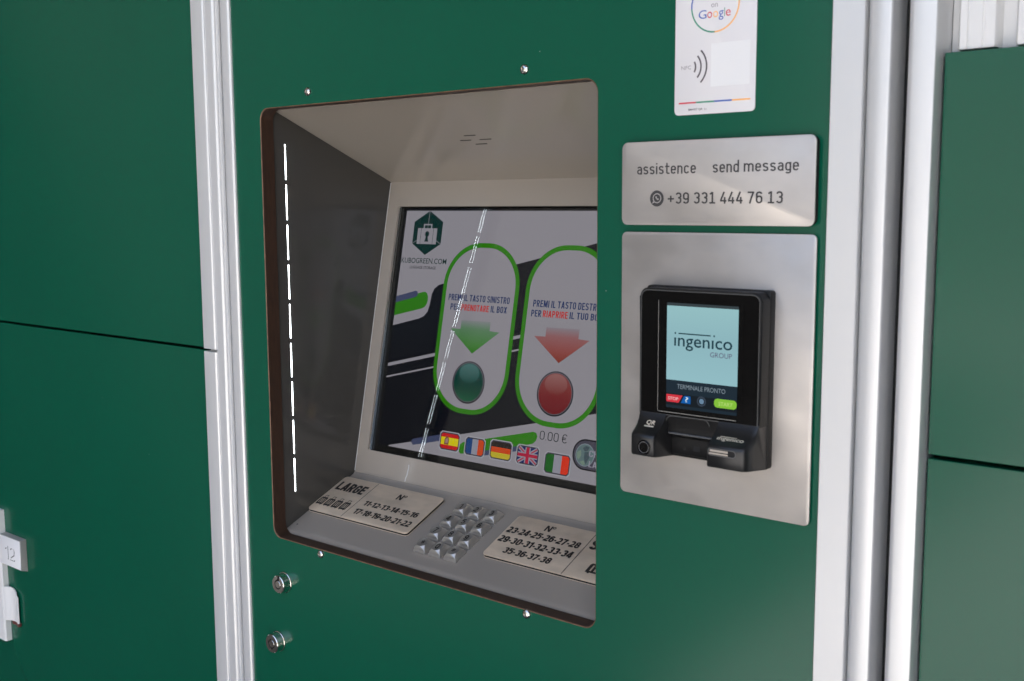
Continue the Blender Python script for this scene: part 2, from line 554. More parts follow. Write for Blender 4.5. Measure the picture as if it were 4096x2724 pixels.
def lathe_bm(prof, n=40, axis_y=True):
    """prof = (radius, depth); turned about the y axis"""
    bm = bmesh.new()
    rings = []
    for r, d in prof:
        if r < 1e-6:
            rings.append([bm.verts.new((0, d, 0))])
        else:
            rings.append([bm.verts.new((r * math.cos(2 * math.pi * k / n), d, r * math.sin(2 * math.pi * k / n))) for k in range(n)])
    for p, q in zip(rings, rings[1:]):
        for k in range(n):
            k2 = (k + 1) % n
            if len(p) == 1 and len(q) > 1:
                bm.faces.new((p[0], q[k], q[k2]))
            elif len(q) == 1 and len(p) > 1:
                bm.faces.new((p[k], q[0], p[k2]))
            elif len(p) > 1:
                bm.faces.new((p[k], q[k], q[k2], p[k2]))
    return bm

def lathe(name, m, parent, prof, loc, n=40, ang=35, label=None):
    me = sharp(to_mesh(lathe_bm(prof, n), name), ang)
    return link(name, me, m, parent, loc=loc, label=label)

def copy_part(o, parent, loc):
    c = o.copy()
    C.objects.link(c)
    c.parent = parent
    c.location = Vector(loc) - world_loc(parent)
    return c

WALL = Frame((0, 0, 0), (1, 0, 0), (0, 0, 1))     # n = (0,-1,0): h is height off the panel plane

# ------------------------------------------------------------------ the place around: ground, rear wall, unseen soffit, unseen pieces added for shade and reflections
def structure(name, bm, m):
    me = to_mesh(bm, name)
    o = link(name, me, m)
    o['kind'] = 'structure'
    return o

PAVE = mat('pale_paving', (0.385, 0.38, 0.37), 0.75, vary=((0.8, 0.8, 0.8), 0.15), bump=((60, 60, 60), 0.3))
DGROUND = mat('added_dark_ground', (0.030, 0.030, 0.030), 0.7, vary=((3, 3, 3), 0.2))
SOFF = mat('beige_soffit', (0.20, 0.17, 0.13), 0.7, vary=((1.5, 1.5, 1.5), 0.08))
ADDED_FACADE = mat('pale_added_facade', (0.24, 0.235, 0.225), 0.8, vary=((0.4, 0.4, 0.4), 0.2))
DARKW = mat('dark_render', (0.012, 0.012, 0.012), 0.8, vary=((2, 2, 2), 0.15))
structure('pavement', box_bm(-60, 60, -60, 60, -0.2, 0.0), PAVE)
structure('added_dark_ground', box_bm(-3.0, 1.9, -1.65, 0.55, 0.0, 0.004), DGROUND)  # added dark ground, keeps low reflections in the green panels dark
structure('added_dark_strip', box_bm(-3.0, -0.9, -9.0, -1.652, 0.0, 0.004), DGROUND)  # unseen, added to darken what the left panels reflect
structure('ceiling', box_bm(-3.4, 1.9, -0.9, 0.9, 2.55, 2.75), SOFF)
structure('added_dark_mass', box_bm(-3.4, -3.0, -8.0, 0.9, 0.0, 5.0), DARKW)  # unseen mass, added so the left side reflects dark
structure('right_light_blocker', box_bm(1.9, 2.2, -1.1, 0.9, 0.0, 2.55), DARKW)  # unseen, added to block light coming from the right
structure('added_reflection_block', box_bm(-30, 30, -20, -14, 0.0, 4.2), ADDED_FACADE)  # unseen, added to cover blue sky and give neutral reflections
structure('rear_wall', box_bm(-3.0, 8.0, 0.55, 0.9, 0.0, 2.55), DARKW)

# ------------------------------------------------------------------ recess geometry
XL, XR = -0.2278, 0.2395
BF0 = Vector((0, 0.132, 1.1608)); BF1 = Vector((0, 0.2063, 1.5280))
SH0 = Vector((0, 0.0232, 1.1136)); SH1 = Vector((0, 0.1240, 1.1560))
CE0 = Vector((0, 0.0210, 1.6075))
FACE = Frame((0, BF0.y, BF0.z), (1, 0, 0), BF1 - BF0)
SHELF = Frame((0, SH0.y, SH0.z), (1, 0, 0), SH1 - SH0)
CEIL = Frame((0, CE0.y, CE0.z), (-1, 0, 0), BF1 - CE0)      # n points down and out

# ------------------------------------------------------------------ kiosk
kiosk = thing('self_service_kiosk', 'tall green self-service kiosk front with a recessed grey screen bay in its middle', 'kiosk', (0.09, 0, 0))
PX0, PX1, PZ0, PZ1 = -0.2738, 0.4536, 0.10, 2.10
OX0, OX1, OZ0, OZ1, OR = -0.2262, 0.2397, 1.1085, 1.6075, 0.013

def panel_with_hole():
    bm = bmesh.new()
    hole = rrect(OX0 - 0.0009, OZ0 - 0.0009, OX1 + 0.0009, OZ1 + 0.0009, OR, 8)
    outer = [(PX1, PZ1), (PX0, PZ1), (PX0, PZ0), (PX1, PZ0)]
    for y in (0.0, 0.018):
        o = [bm.verts.new((x, y, z)) for x, z in outer]
        i = [bm.verts.new((x, y, z)) for x, z in hole]
        # fan: each outer corner owns its quarter of the hole
        q = len(i) // 4
        for c in range(4):
            seg = i[c * q:(c + 1) * q]
            for a, b in zip(seg, seg[1:]):
                bm.faces.new((o[c], a, b))
            nxt = i[((c + 1) * q) % len(i)]
            bm.faces.new((o[c], seg[-1], nxt, o[(c + 1) % 4]))
    vv = bm.verts[:]
    bm.verts.ensure_lookup_table()
    for c in range(4):
        n0 = 4 + len(hole)
        bm.faces.new((bm.verts[c], bm.verts[(c + 1) % 4], bm.verts[n0 + (c + 1) % 4], bm.verts[n0 + c]))
    me = bpy.data.meshes.new('front_panel')
    bmesh.ops.recalc_face_normals(bm, faces=bm.faces)
    bm.to_mesh(me)
    bm.free()
    return me
panel = link('front_panel', panel_with_hole(), GREEN, kiosk)

def cut_edge(name, loops):
    bm = bmesh.new()
    rs = []
    for g, y in loops:
        rs.append([bm.verts.new((x, y, z)) for x, z in rrect(OX0 - g, OZ0 - g, OX1 + g, OZ1 + g, OR, 8)])
    n = len(rs[0])
    for p, q in zip(rs, rs[1:]):
        for k in range(n):
            bm.faces.new((p[k], p[(k + 1) % n], q[(k + 1) % n], q[k]))
    me = bpy.data.meshes.new(name)
    bm.to_mesh(me)
    bm.free()
    return sharp(me, 30)
link('cutout_edge', cut_edge('cutout_edge', [(0.0, 0.0008), (0.0, 0.0178)]), CORE, panel, label='bare dark brown core edge round the cut-out')
link('cutout_chamfer', cut_edge('cutout_chamfer', [(0.0009, 0.0), (0.0, 0.0008)]), COREC, panel, label='thin tan chamfer round the cut-out')

# aluminium edge strips of the kiosk
prism_z('edge_profile', ALU, kiosk, [(-0.2893, 0.016), (-0.2893, -0.0030), (-0.2886, -0.0037), (-0.2768, -0.0037), (-0.2756, -0.0033), (-0.2746, -0.0024), (-0.2740, -0.0012), (-0.2738, 0.0), (-0.2738, 0.016)], PZ0, PZ1)
prism_z('edge_profile', ALU, kiosk, [(0.4536, 0.016), (0.4536, -0.0030), (0.4542, -0.0037), (0.4780, -0.0037), (0.4787, -0.0030), (0.4787, 0.016)], PZ0, PZ1)

# bay of folded sheet metal: each fold its own sheet
def sheet(name, quad, m=PAINT, label=None, thick=0.0015):
    bm = bmesh.new()
    vs_ = [bm.verts.new(p) for p in quad]
    f = bm.faces.new(vs_)
    bm.normal_update()
    nrm = f.normal.copy()
    r = bmesh.ops.extrude_face_region(bm, geom=[f])
    for v in r['geom']:
        if isinstance(v, bmesh.types.BMVert):
            v.co -= nrm * thick
    me = to_mesh(bm, name)
    return link(name, me, m, kiosk, label=label)

def P(x, v):
    return Vector((x, v.y, v.z))

# back plate with the screen cut-out (frame of four bands)
CX0, CX1, CB0, CB1 = -0.2090, 0.1815, 0.0311, 0.3430
LB = (BF1 - BF0).length
def back_plate():
    bm = bmesh.new()
    hole = rrect(CX0, CB0, CX1, CB1, 0.0022, 4)
    outer = [(XR, LB), (XL, LB), (XL, 0), (XR, 0)]
    for h in (0.0, -0.003):
        o = [bm.verts.new(FACE.p(x, b, h)) for x, b in outer]
        i = [bm.verts.new(FACE.p(x, b, h)) for x, b in hole]
        q = len(i) // 4
        for c in range(4):
            seg = i[c * q:(c + 1) * q]
            for a, b in zip(seg, seg[1:]):
                bm.faces.new((o[c], a, b))
            bm.faces.new((o[c], seg[-1], i[((c + 1) * q) % len(i)], o[(c + 1) % 4]))
    bm.verts.ensure_lookup_table()
    n = 4 + len(hole)
    for k in range(len(hole)):
        a, b = 4 + k, 4 + (k + 1) % len(hole)
        bm.faces.new((bm.verts[a], bm.verts[b], bm.verts[n + b], bm.verts[n + a]))
    me = to_mesh(bm, 'back_plate')
    return me
link('back_plate', back_plate(), PAINT, kiosk)

# keypad shelf: flat, rounded front lip, and a small fold up into the back plate
def shelf_mesh():
    prof = [(0.0200, 1.1070), (0.0186, 1.1085), (0.0187, 1.1108), (0.0203, 1.1124)]
    prof += [(SH0.y, SH0.z), (SH1.y, SH1.z)]
    prof += [(0.1275, 1.1576), (0.1300, 1.1588), (BF0.y - 0.0004, BF0.z)]
    bm = bmesh.new()
    a = [bm.verts.new((XL, y, z)) for y, z in prof]
    b = [bm.verts.new((XR, y, z)) for y, z in prof]
    for k in range(len(prof) - 1):
        bm.faces.new((a[k], b[k], b[k + 1], a[k + 1]))
    me = bpy.data.meshes.new('keypad_shelf')
    bm.to_mesh(me)
    bm.free()
    return sharp(me, 40)
link('keypad_shelf', shelf_mesh(), PAINT, kiosk)

# ceiling sheet with four speaker slots
ceil = sheet('bay_ceiling', [P(XL, CE0), P(XL, BF1), P(XR, BF1), P(XR, CE0)])
for x0, x1, b in ((-0.0065, 0.0100, 0.0871), (-0.0208, -0.0049, 0.0977), (0.0074, 0.0239, 0.0978), (-0.0066, 0.0099, 0.1081)):
    slab('speaker_slot', SLOTB, ceil, CEIL, rrect(-x1, b - 0.0007, -x0, b + 0.0007, 0.0006, 3), 0.0001, 0.0003)

# side walls with a front fold, each carrying nine slits lit from behind
def side_wall(x, s):
    prof = [(0.0188, 0.0012), (0.0192, 0.0003), (0.0205, 0.0)]
    top = lambda y: CE0.z + (y - CE0.y) * (BF1.z - CE0.z) / (BF1.y - CE0.y)
    bot = lambda y: (SH0.z + (y - SH0.y) * (SH1.z - SH0.z) / (SH1.y - SH0.y)) if y < SH1.y else SH1.z + (y - SH1.y) * (BF0.z - SH1.z) / (BF0.y - SH1.y)
    bm = bmesh.new()
    cols = []
    for y, off in prof:
        cols.append((bm.verts.new((x - s * off, y, max(bot(y), 1.109))), bm.verts.new((x - s * off, y, min(top(y), 1.6075)))))
    pts = [(SH1.y, SH1.z), (BF0.y, BF0.z), (BF1.y, BF1.z)]
    rest = [bm.verts.new((x, y, z)) for y, z in pts]
    for p, q in zip(cols, cols[1:]):
        bm.faces.new((p[0], q[0], q[1], p[1]))
    f = bm.faces.new((cols[-1][0], *rest, cols[-1][1]))
    me = to_mesh(bm, 'side_wall')
    for p in me.polygons:
        if p.normal.x * s < 0:
            p.flip()
    sharp(me, 40)
    o = link('side_wall', me, PAINT_SHADED, kiosk)
    slot = None
    for k in range(9):
        zt = 1.5696 - 0.0467 * k
        loc = (x + s * 0.0002, 0.0352, zt - 0.0203)
        if slot is None:
            lm = to_mesh(box_bm(-0.0002, 0.0002, -0.0004, 0.0004, -0.0203, 0.0203), 'light_slit')
            slot = link('light_slit', lm, LED, o, loc=loc)
        else:
            copy_part(slot, o, loc)
    return o
side_wall(XL, 1)
side_wall(XR, -1)

# light caught on the fold, drawn as a bright metal strip, where the left wall meets the back plate, a drip mark and a small hole
slab('seam_glint', ALU, kiosk, FACE, [(XL, 0.002), (XL + .0006, 0.002), (XL + .0006, LB - .001), (XL, LB - .001)], -.0004, .0005)
flat('drip_mark', mat('pale_drip', (.46, .45, .44), .5), kiosk, FACE, [(-.1352, .0222), (-.1336, .0226), (-.1331, .0180), (-.1340, .0142), (-.1343, .0098), (-.1362, .0052), (-.1368, .0014), (-.1382, .0012), (-.1378, .0056), (-.1362, .0100), (-.1358, .0144), (-.1350, .0182)], .00015)
flat('drain_hole', SLOTB, kiosk, SHELF, ell(-.2200, .0080, .0011, .0011, 12), .00015)
# dome head screws holding the bay
scr_me = None
for x, z in ((-0.1429, 1.6216), (0.1589, 1.6213), (-0.1422, 1.1030), (0.1592, 1.1043)):
    prof = [(0.0, -0.0026), (0.0012, -0.0026), (0.0016, -0.0016), (0.0019, -0.0028), (0.0032, -0.0024), (0.0043, -0.0014), (0.0049, 0.0)]
    if scr_me is None:
        scr = lathe('screw', CHROME, kiosk, prof, (x, 0, z), 24, 20)
        scr_me = scr
    else:
        copy_part(scr_me, kiosk, (x, 0, z))

# two cam locks with ring keyways
def cam_lock(x, z, rb, rf, d, notch, label):
    lk = lathe('cam_lock', CHROME, kiosk, [(rb + 0.0006, 0.0), (rb + 0.0006, -0.0016), (rb, -0.0020), (rf + 0.0003, -d + 0.0008), (rf - 0.0004, -d), (0.0057, -d)], (x, 0, z), 48, 30, label=label)
    lathe('keyway', SLOTB, lk, [(0.0057, -d), (0.0057, -d + 0.003), (0.0046, -d + 0.003), (0.0046, -d + 0.0002)], (x, 0, z), 32)
    lathe('lock_plug', CHROME, lk, [(0.0046, -d + 0.0002), (0.0043, -d - 0.0001), (0.0, -d - 0.0001)], (x, 0, z), 32, 30)
    if notch:
        bm = box_bm(-0.0013, 0.0013, -0.0009, 0.0009, -0.0026, 0.0026, 0.0006)
        bmesh.ops.rotate(bm, verts=bm.verts, matrix=Matrix.Rotation(R(18), 3, 'Y'))
        link('key_notch', to_mesh(bm, 'key_notch'), SLOTB, lk, loc=(x + 0.0015, -d, z + 0.0078))
    else:
        link('key_notch', to_mesh(box_bm(-0.0008, 0.0008, -0.0003, 0.0003, -0.0012, 0.0012), 'key_notch'), SLOTB, lk, loc=(x + 0.0004, -d, z - 0.0058))
    return lk
cam_lock(-0.2078, 1.0553, 0.0118, 0.0103, 0.0115, True, 'upper chrome cam lock with its notch turned up')
cam_lock(-0.2232, 0.9785, 0.0118, 0.0110, 0.0115, False, 'lower chrome cam lock with a round keyway')

# ------------------------------------------------------------------ touch screen in the bay
ts = thing('touch_screen', 'lit touch screen showing two green-rimmed buttons and a row of flags', 'screen', FACE.p(0, 0, -0.01))
DD = -0.0118
DISP = Frame(FACE.p(0, 0, DD), FACE.a, FACE.b)
# black surround behind the glass
bez_o = rrect(CX0 - 0.004, CB0 - 0.004, CX1 + 0.004, CB1 + 0.004, 0.002, 2)
DX0, DX1, DB0, DB1 = -0.2022, 0.1745, 0.0393, 0.3394
bez_i = rrect(DX0, DB0, DX1, DB1, 0.0002, 2)
ring('bezel', BLKG, ts, DISP, bez_o, bez_i, 0.0002)
slab('gasket', FOAM, ts, FACE, rrect(CX0 - 0.006, CB0 - 0.004, CX0 - 0.0032, CB1 + 0.004, 0.0005, 2), -0.0115, -0.0032)
slab('gasket', FOAM, ts, FACE, rrect(CX0 - 0.0030, CB1 + 0.0032, CX1 + 0.004, CB1 + 0.006, 0.0005, 2), -0.0115, -0.0032)
slab('gasket', FOAM, ts, FACE, rrect(CX0 - 0.0030, CB0 - 0.006, CX1 + 0.004, CB0 - 0.0032, 0.0005, 2), -0.0115, -0.0032)
slab('glass_pane', GLASS, ts, FACE, rrect(CX0 - 0.0030, CB0 - 0.0030, CX1 + 0.0030, CB1 + 0.0030, 0.001, 2), -0.0098, -0.0058)
WHITE = glow('white', (136, 132, 139))
disp = flat('display', WHITE, ts, DISP, [(DX0, DB0), (DX1, DB0), (DX1, DB1), (DX0, DB1)], 0.0)

u = lambda pts: [(a / 1000, b / 1000) for a, b in pts]
NIGHT = glow('night', (6, 8, 16))
SGREEN = glow('green', (40, 110, 8))
SBLUE = glow('slate', (58, 64, 92))
HEXG = glow('deep_green', (0, 38, 34))
NAVY = glow('navy', (28, 44, 86))
SRED = glow('red', (176, 34, 34))
SINK = glow('ink', (14, 14, 22))
def clipx(pts):
    return [(min(max(a, DX0 * 1000), DX1 * 1000), b) for a, b in pts]
def sprint(name, m, pts, lvl, par=disp):
    return flat(name, m, par, DISP, u(clipx(pts)), 0.00006 * lvl)
# slanting dark band with its two stripes
sl = lambda a, b0, a0, k=0.2495: b0 + (a - a0) * k
band = [(-202.2, 191.6), (-158, 203.0), (-150, 206.6), (-144.6, 212.6), (-142.3, 222), (-141.2, 234), (-138, 241.5), (-131, 246.6), (-121, 249.3),
        (174.5, 321.5), (174.5, 128.6), (39.2, 94.8), (-181.6, 40.9), (-184.0, 39.3), (-202.2, 39.3)]
sprint('dark_band', NIGHT, band, 1)
sprint('stripe', WHITE, [(-202.2, 143.2), (174.5, 235.3), (174.5, 231.6), (-202.2, 139.0)], 2)
sprint('stripe', WHITE, [(-202.2, 126.6), (174.5, 219.0), (174.5, 216.9), (-202.2, 124.5)], 2)
sprint('green_bar', SGREEN, [(-202.2, 204.4), (-156, 215.6), (-151, 217.8), (-147.8, 221.5), (-146.6, 226), (-147.0, 231), (-149, 235), (-152.5, 236.8), (-157, 236.4), (-202.2, 225.0)], 3)
sprint('blue_bar', SBLUE, [(-202.2, 221.0), (-169, 229.3), (-165.8, 231.0), (-165.0, 234.2), (-166.2, 236.8), (-169.2, 237.6), (-202.2, 229.0)], 4)
sprint('blue_bar', SBLUE, [(-141.4, 46.2), (-97, 57.2), (-97, 65.0), (-141.7, 54.0), (-144.2, 52), (-144.8, 49.2)], 4)
sprint('blue_bar', SBLUE, [(-40, 45.8), (28, 62.6), (28, 71.5), (-40, 54.5)], 3)
sprint('green_bar', SGREEN, [(-61.7, 46.3), (36.4, 70.4), (43.5, 72.6), (47.6, 76.5), (48.9, 81.4), (46.8, 85.2), (42.2, 86.0), (-60.8, 60.4), (-64.4, 57.5), (-65.8, 52), (-64.8, 48)], 4)
# logo
logo = sprint('logo', HEXG, [(-161.4, 339.2), (-186.2, 325.1), (-186.1, 297.4), (-161.4, 283.2), (-136.8, 297.5), (-136.9, 325.1)], 1)
sprint('luggage_icon', WHITE, [(-178.6, 317.1), (-178.3, 297.0), (-145.0, 297.0), (-145.3, 317.1)], 3, logo)
flats('luggage_handle', WHITE, logo, DISP, [u(p) for p in ([(-169.3, 322.6), (-169.3, 317), (-167.2, 317), (-167.2, 320.8)], [(-156.6, 320.8), (-156.6, 317), (-154.6, 317), (-154.6, 322.6)],
      [(-169.3, 322.6), (-167.2, 320.8), (-156.6, 320.8), (-154.6, 322.6)], [(-161.8, 339.0), (-162.2, 317.1), (-161.6, 317.1), (-161.1, 339.0)],
      [(-186.0, 297.8), (-186.0, 297.2), (-178.4, 301.2), (-178.4, 302.0)], [(-136.9, 297.8), (-136.9, 297.2), (-145.2, 301.2), (-145.2, 302.0)])], 0.00012)
for sx_ in (-172.6, -151.5):
    flat('strap', HEXG, logo, DISP, u([(sx_ - .4, 317), (sx_ - .2, 297.2), (sx_ + .4, 297.2), (sx_ + .2, 317)]), 0.00027)
GREYL = glow('grey_line', (92, 88, 96))
flats('keyhole', GREYL, logo, DISP, [u(ell(-161.8, 309.6, 4.0, 4.2, 20)), u([(-163.7, 306.5), (-160.0, 306.5), (-158.0, 299.7), (-165.6, 299.7)])], 0.00024)
flats('keyhole', HEXG, logo, DISP, [u(ell(-161.8, 309.6, 3.0, 3.2, 20)), u([(-162.9, 307.0), (-160.8, 307.0), (-159.2, 300.6), (-164.4, 300.6)])], 0.00030)
text('caption', HEXG, disp, DISP, 'KUBOGREEN.COM', -0.2008, -0.1229, 0.2724, 0.2790, 0.0006, bold=0.004)
text('caption', SINK, disp, DISP, 'LUGGAGE STORAGE', -0.1843, -0.1395, 0.2654, 0.2689, 0.0006, bold=.008)

def option(x0, arrow_m, ball_m, caption, acx):
    x1 = x0 + 0.1199
    op = flat('option_panel', WHITE, disp, DISP, rrect(x0 + 0.0058, 0.0998, x1 - 0.0058, 0.2942, 0.0478, 14), 0.000450)
    ring('panel_border', SGREEN, op, DISP, rrect(x0, 0.094, x1, 0.300, 0.0535, 14), rrect(x0 + 0.0058, 0.0998, x1 - 0.0058, 0.2942, 0.0478, 14), 0.000540)
    for m_, body, a, b, z0, z1 in caption:
        sign('caption', m_, op, DISP, body, a, b, z0, z1, 0.0006, w=.47, t=.155, gap=.10)
    a = acx
    flat('arrow', arrow_m, op, DISP, u([(a - 23.0, 205.4), (a - 23.0, 194.8), (a - 39.2, 194.5), (a, 166.4), (a + 38.6, 194.5), (a + 23.2, 195.2), (a + 23.2, 206.2)]), 0.000600)
    bc = a * 0.001
    bt = flat('round_button', GREYL, op, DISP, ell(bc, 0.1318, 0.0256, n=40), 0.000600)
    flat('button_rim', SINK, bt, DISP, ell(bc, 0.1315, 0.0252, n=40), 0.000660)
    flat('button_ring', GREYL, bt, DISP, ell(bc, 0.1320, 0.0240, n=40), 0.000720)
    flat('button_face', ball_m[0], bt, DISP, ell(bc, 0.1318, 0.0230, n=40), 0.000780)
    flat('button_gloss', ball_m[1], bt, DISP, ell(bc, 0.1425, 0.0158, 0.0115, n=32), 0.000840)
    return op
zz = lambda b: DISP.p(0, b).z
GA = glow_ramp('green_arrow', [(0.0, (34, 104, 6)), (0.28, (62, 116, 52)), (0.75, (84, 120, 88)), (1.0, (122, 126, 128))], zz(0.166), zz(0.206))
RA = glow_ramp('red_arrow', [(0.0, (116, 40, 26)), (0.35, (134, 66, 62)), (0.75, (136, 88, 90)), (1.0, (128, 118, 126))], zz(0.166), zz(0.206))
GB = glow_ramp('green_ball', [(0.0, (18, 80, 52)), (0.3, (0, 56, 40)), (0.6, (0, 50, 44)), (1.0, (20, 72, 66))], zz(0.108), zz(0.155))
GG = glow_ramp('green_gloss', [(0.0, (6, 62, 54)), (1.0, (66, 104, 102))], zz(0.131), zz(0.154))
RB = glow_ramp('red_ball', [(0.0, (96, 14, 20)), (0.35, (104, 20, 26)), (0.6, (112, 38, 38)), (1.0, (120, 58, 56))], zz(0.108), zz(0.155))
RG = glow_ramp('red_gloss', [(0.0, (112, 42, 40)), (1.0, (138, 92, 90))], zz(0.131), zz(0.154))
option(-0.1229, GA, (GB, GG), ((NAVY, 'PREMI IL TASTO SINISTRO', -0.1118, -0.0150, 0.2288, 0.2366), (NAVY, 'PER', -0.1068, -0.0917, 0.2173, 0.2249),
       (SRED, 'PRENOTARE', -0.0891, -0.0452, 0.2173, 0.2249), (NAVY, 'IL BOX', -0.0423, -0.0176, 0.2175, 0.2252)), -63.2)
option(0.0070, RA, (RB, RG), ((NAVY, 'PREMI IL TASTO DESTRO', 0.0203, 0.1139, 0.2279, 0.2359), (NAVY, 'PER', 0.0191, 0.0335, 0.2166, 0.2243),
       (SRED, 'RIAPRIRE', 0.0360, 0.0712, 0.2168, 0.2245), (NAVY, 'IL TUO BOX', 0.0738, 0.1183, 0.2170, 0.2246)), 66.4)
sign('price', SINK, disp, DISP, '0.00 \u20ac', 0.0524, 0.0905, 0.0788, 0.0888, 0.0006, w=.52, t=.085, gap=.13)

# flags
FRAMEM = glow('flag_frame', (54, 52, 62))
def flag(x0, x1, b0, b1, paint):
    w_, h_ = x1 - x0, b1 - b0
    oc = lambda i: [(x0 + i + 0.003, b0 + i), (x1 - i - 0.003, b0 + i), (x1 - i, b0 + i + 0.003), (x1 - i, b1 - i - 0.003), (x1 - i - 0.003, b1 - i), (x0 + i + 0.003, b1 - i), (x0 + i, b1 - i - 0.003), (x0 + i, b0 + i + 0.003)]
    sh = flat('flag_icon', glow('flag_halo', (150, 148, 156)), disp, DISP, oc(-0.0007), 0.000660)
    flat('flag_frame', FRAMEM, sh, DISP, oc(0.0005), 0.000720)
    i = 0.0019
    X0, X1, B0, B1 = x0 + i, x1 - i, b0 + i, b1 - i
    c = 0.0022
    def piece(nm, m_, a0, a1, c0, c1, lvl=0.000780):
        """a stripe of the flag in unit coordinates with the flag's cut corners"""
        pts = []
        xa, xb, ya, yb = X0 + a0 * (X1 - X0), X0 + a1 * (X1 - X0), B0 + c0 * (B1 - B0), B0 + c1 * (B1 - B0)
        for (px, py, cx, cy) in ((xa, ya, a0 == 0, c0 == 0), (xb, ya, a1 == 1, c0 == 0), (xb, yb, a1 == 1, c1 == 1), (xa, yb, a0 == 0, c1 == 1)):
            dx = c if px == xa else -c
            dy = c if py == ya else -c
            if cx and cy:
                q = [(px, py + dy), (px + dx, py)]
                if (px == xb and py == ya) or (px == xa and py == yb):
                    q.reverse()
                pts += q
            else:
                pts.append((px, py))
        flat(nm, m_, sh, DISP, pts, lvl)
    paint(piece, sh, (X0, X1, B0, B1))
    return sh
fr_ = glow('flag_red', (176, 12, 16)); fy = glow('flag_yellow', (200, 184, 6)); fb = glow('flag_blue', (22, 58, 110)); fwt = glow('flag_white', (134, 132, 144))
fo = glow('flag_orange', (186, 62, 20)); fk = glow('flag_black', (34, 26, 22)); fg = glow('flag_green', (14, 84, 22)); fdy = glow('flag_gold', (178, 160, 38)); fub = glow('flag_navy', (14, 30, 84)); fcr = glow('flag_crimson', (158, 22, 54)); fir = glow('flag_scarlet', (198, 44, 18))
crest = glow('crest', (116, 74, 46))
def es(p, sh, b):
    p('stripe', fr_, 0, 1, 0, .25); p('stripe', fy, 0, 1, .25, .75); p('stripe', fr_, 0, 1, .75, 1)
    x = b[0] + (b[1] - b[0]) * .33; y = (b[2] + b[3]) / 2
    flat('crest', crest, sh, DISP, [(x - .0036, y - .0042), (x + .0036, y - .0042), (x + .0038, y + .002), (x + .0022, y + .0052), (x - .001, y + .0058), (x - .0034, y + .002)], 0.000870)
    flat('crest', glow('crest_light', (150, 116, 110)), sh, DISP, [(x - .0018, y - .0024), (x + .0022, y - .0024), (x + .0024, y + .0018), (x + 0.000600, y + .0040), (x - .0018, y + .0018)], 0.000930)
def frf(p, sh, b):
    p('stripe', fb, 0, .34, 0, 1); p('stripe', fwt, .34, .68, 0, 1); p('stripe', fo, .68, 1, 0, 1)
def de(p, sh, b):
    p('stripe', fk, 0, 1, .68, 1); p('stripe', fo, 0, 1, .34, .68); p('stripe', fdy, 0, 1, 0, .34)
def it(p, sh, b):
    p('stripe', fg, 0, .34, 0, 1); p('stripe', fwt, .34, .68, 0, 1); p('stripe', fir, .68, 1, 0, 1)
def uk(p, sh, b):
    p('field', fub, 0, 1, 0, 1)
    X0, X1, B0, B1 = b
    cx, cy = (X0 + X1) / 2, (B0 + B1) / 2
    def diag(m_, w_, lvl, nm):
        polys = []
        for (sx, sy) in ((1, 1), (1, -1), (-1, 1), (-1, -1)):
            ex, ey = (cx + sx * (X1 - X0) * .46, cy + sy * (B1 - B0) * .46)
            d = Vector((ex - cx, ey - cy)); nn = Vector((-d.y, d.x)).normalized() * w_
            polys.append([(cx - nn.x, cy - nn.y), (ex - nn.x, ey - nn.y), (ex + nn.x, ey + nn.y), (cx + nn.x, cy + nn.y)])
        for k, q in enumerate(polys):
            flat(nm, m_, sh, DISP, q, lvl + k * 0.000005)
    diag(fwt, .0022, 0.000840, 'saltire'); diag(fcr, .0007, 0.000930, 'saltire')
    p('cross', fwt, 0, 1, .33, .67, 0.001020); p('cross', fwt, .37, .63, 0.0001, .9999, 0.001035)
    p('cross', fcr, 0, 1, .40, .60, 0.001080); p('cross', fcr, .42, .58, .0001, .9999, 0.001095)
flag(-.0973, -.0656, .0474, .0695, es)
flag(-.0564, -.0257, .0465, .0683, frf)
flag(-.0174, .0151, .0475, .0697, de)
flag(.0224, .0547, .0474, .0694, uk)
flag(.0631, .0988, .0428, .0667, it)
# language button
lb = flat('language_button', glow('button_dark', (62, 60, 72)), disp, DISP, rrect(.1000, .0535, .1735, .0873, .0165, 8), 0.000660)
ring('panel_border', SINK, lb, DISP, rrect(.1000, .0535, .1735, .0873, .0165, 8), rrect(.1016, .0551, .1719, .0857, .0150, 8), 0.000750)
flat('globe', glow('globe_sea', (120, 128, 138)), lb, DISP, ell(.1168, .0700, .0125, n=28), 0.000780)
flat('globe', glow('globe_land', (84, 104, 106)), lb, DISP, ell(.1168, .0700, .0117, n=28), 0.000840)
flats('continent', glow('continent', (60, 74, 80)), lb, DISP, [u(p) for p in ([(113, 77), (117, 80), (122, 79), (120, 75), (116, 74)], [(116, 73), (121, 74), (123, 68), (119, 60), (116, 66)])], 0.000900)
flats('continent', glow('continent_light', (106, 126, 112)), lb, DISP, [u(p) for p in ([(106, 72), (111, 75), (112, 69), (109, 64), (106.5, 66)], [(111, 62), (116, 64), (118, 60), (115, 58.6)])], 0.000900)
sign('caption', fwt, lb, DISP, 'CHANGE', .1222, .1600, .0690, .0760, 0.0010, w=.50, t=.16)
sign('caption', fwt, lb, DISP, 'LANGUAGE', .1232, .1700, .0577, .0645, 0.0010, w=.50, t=.16)

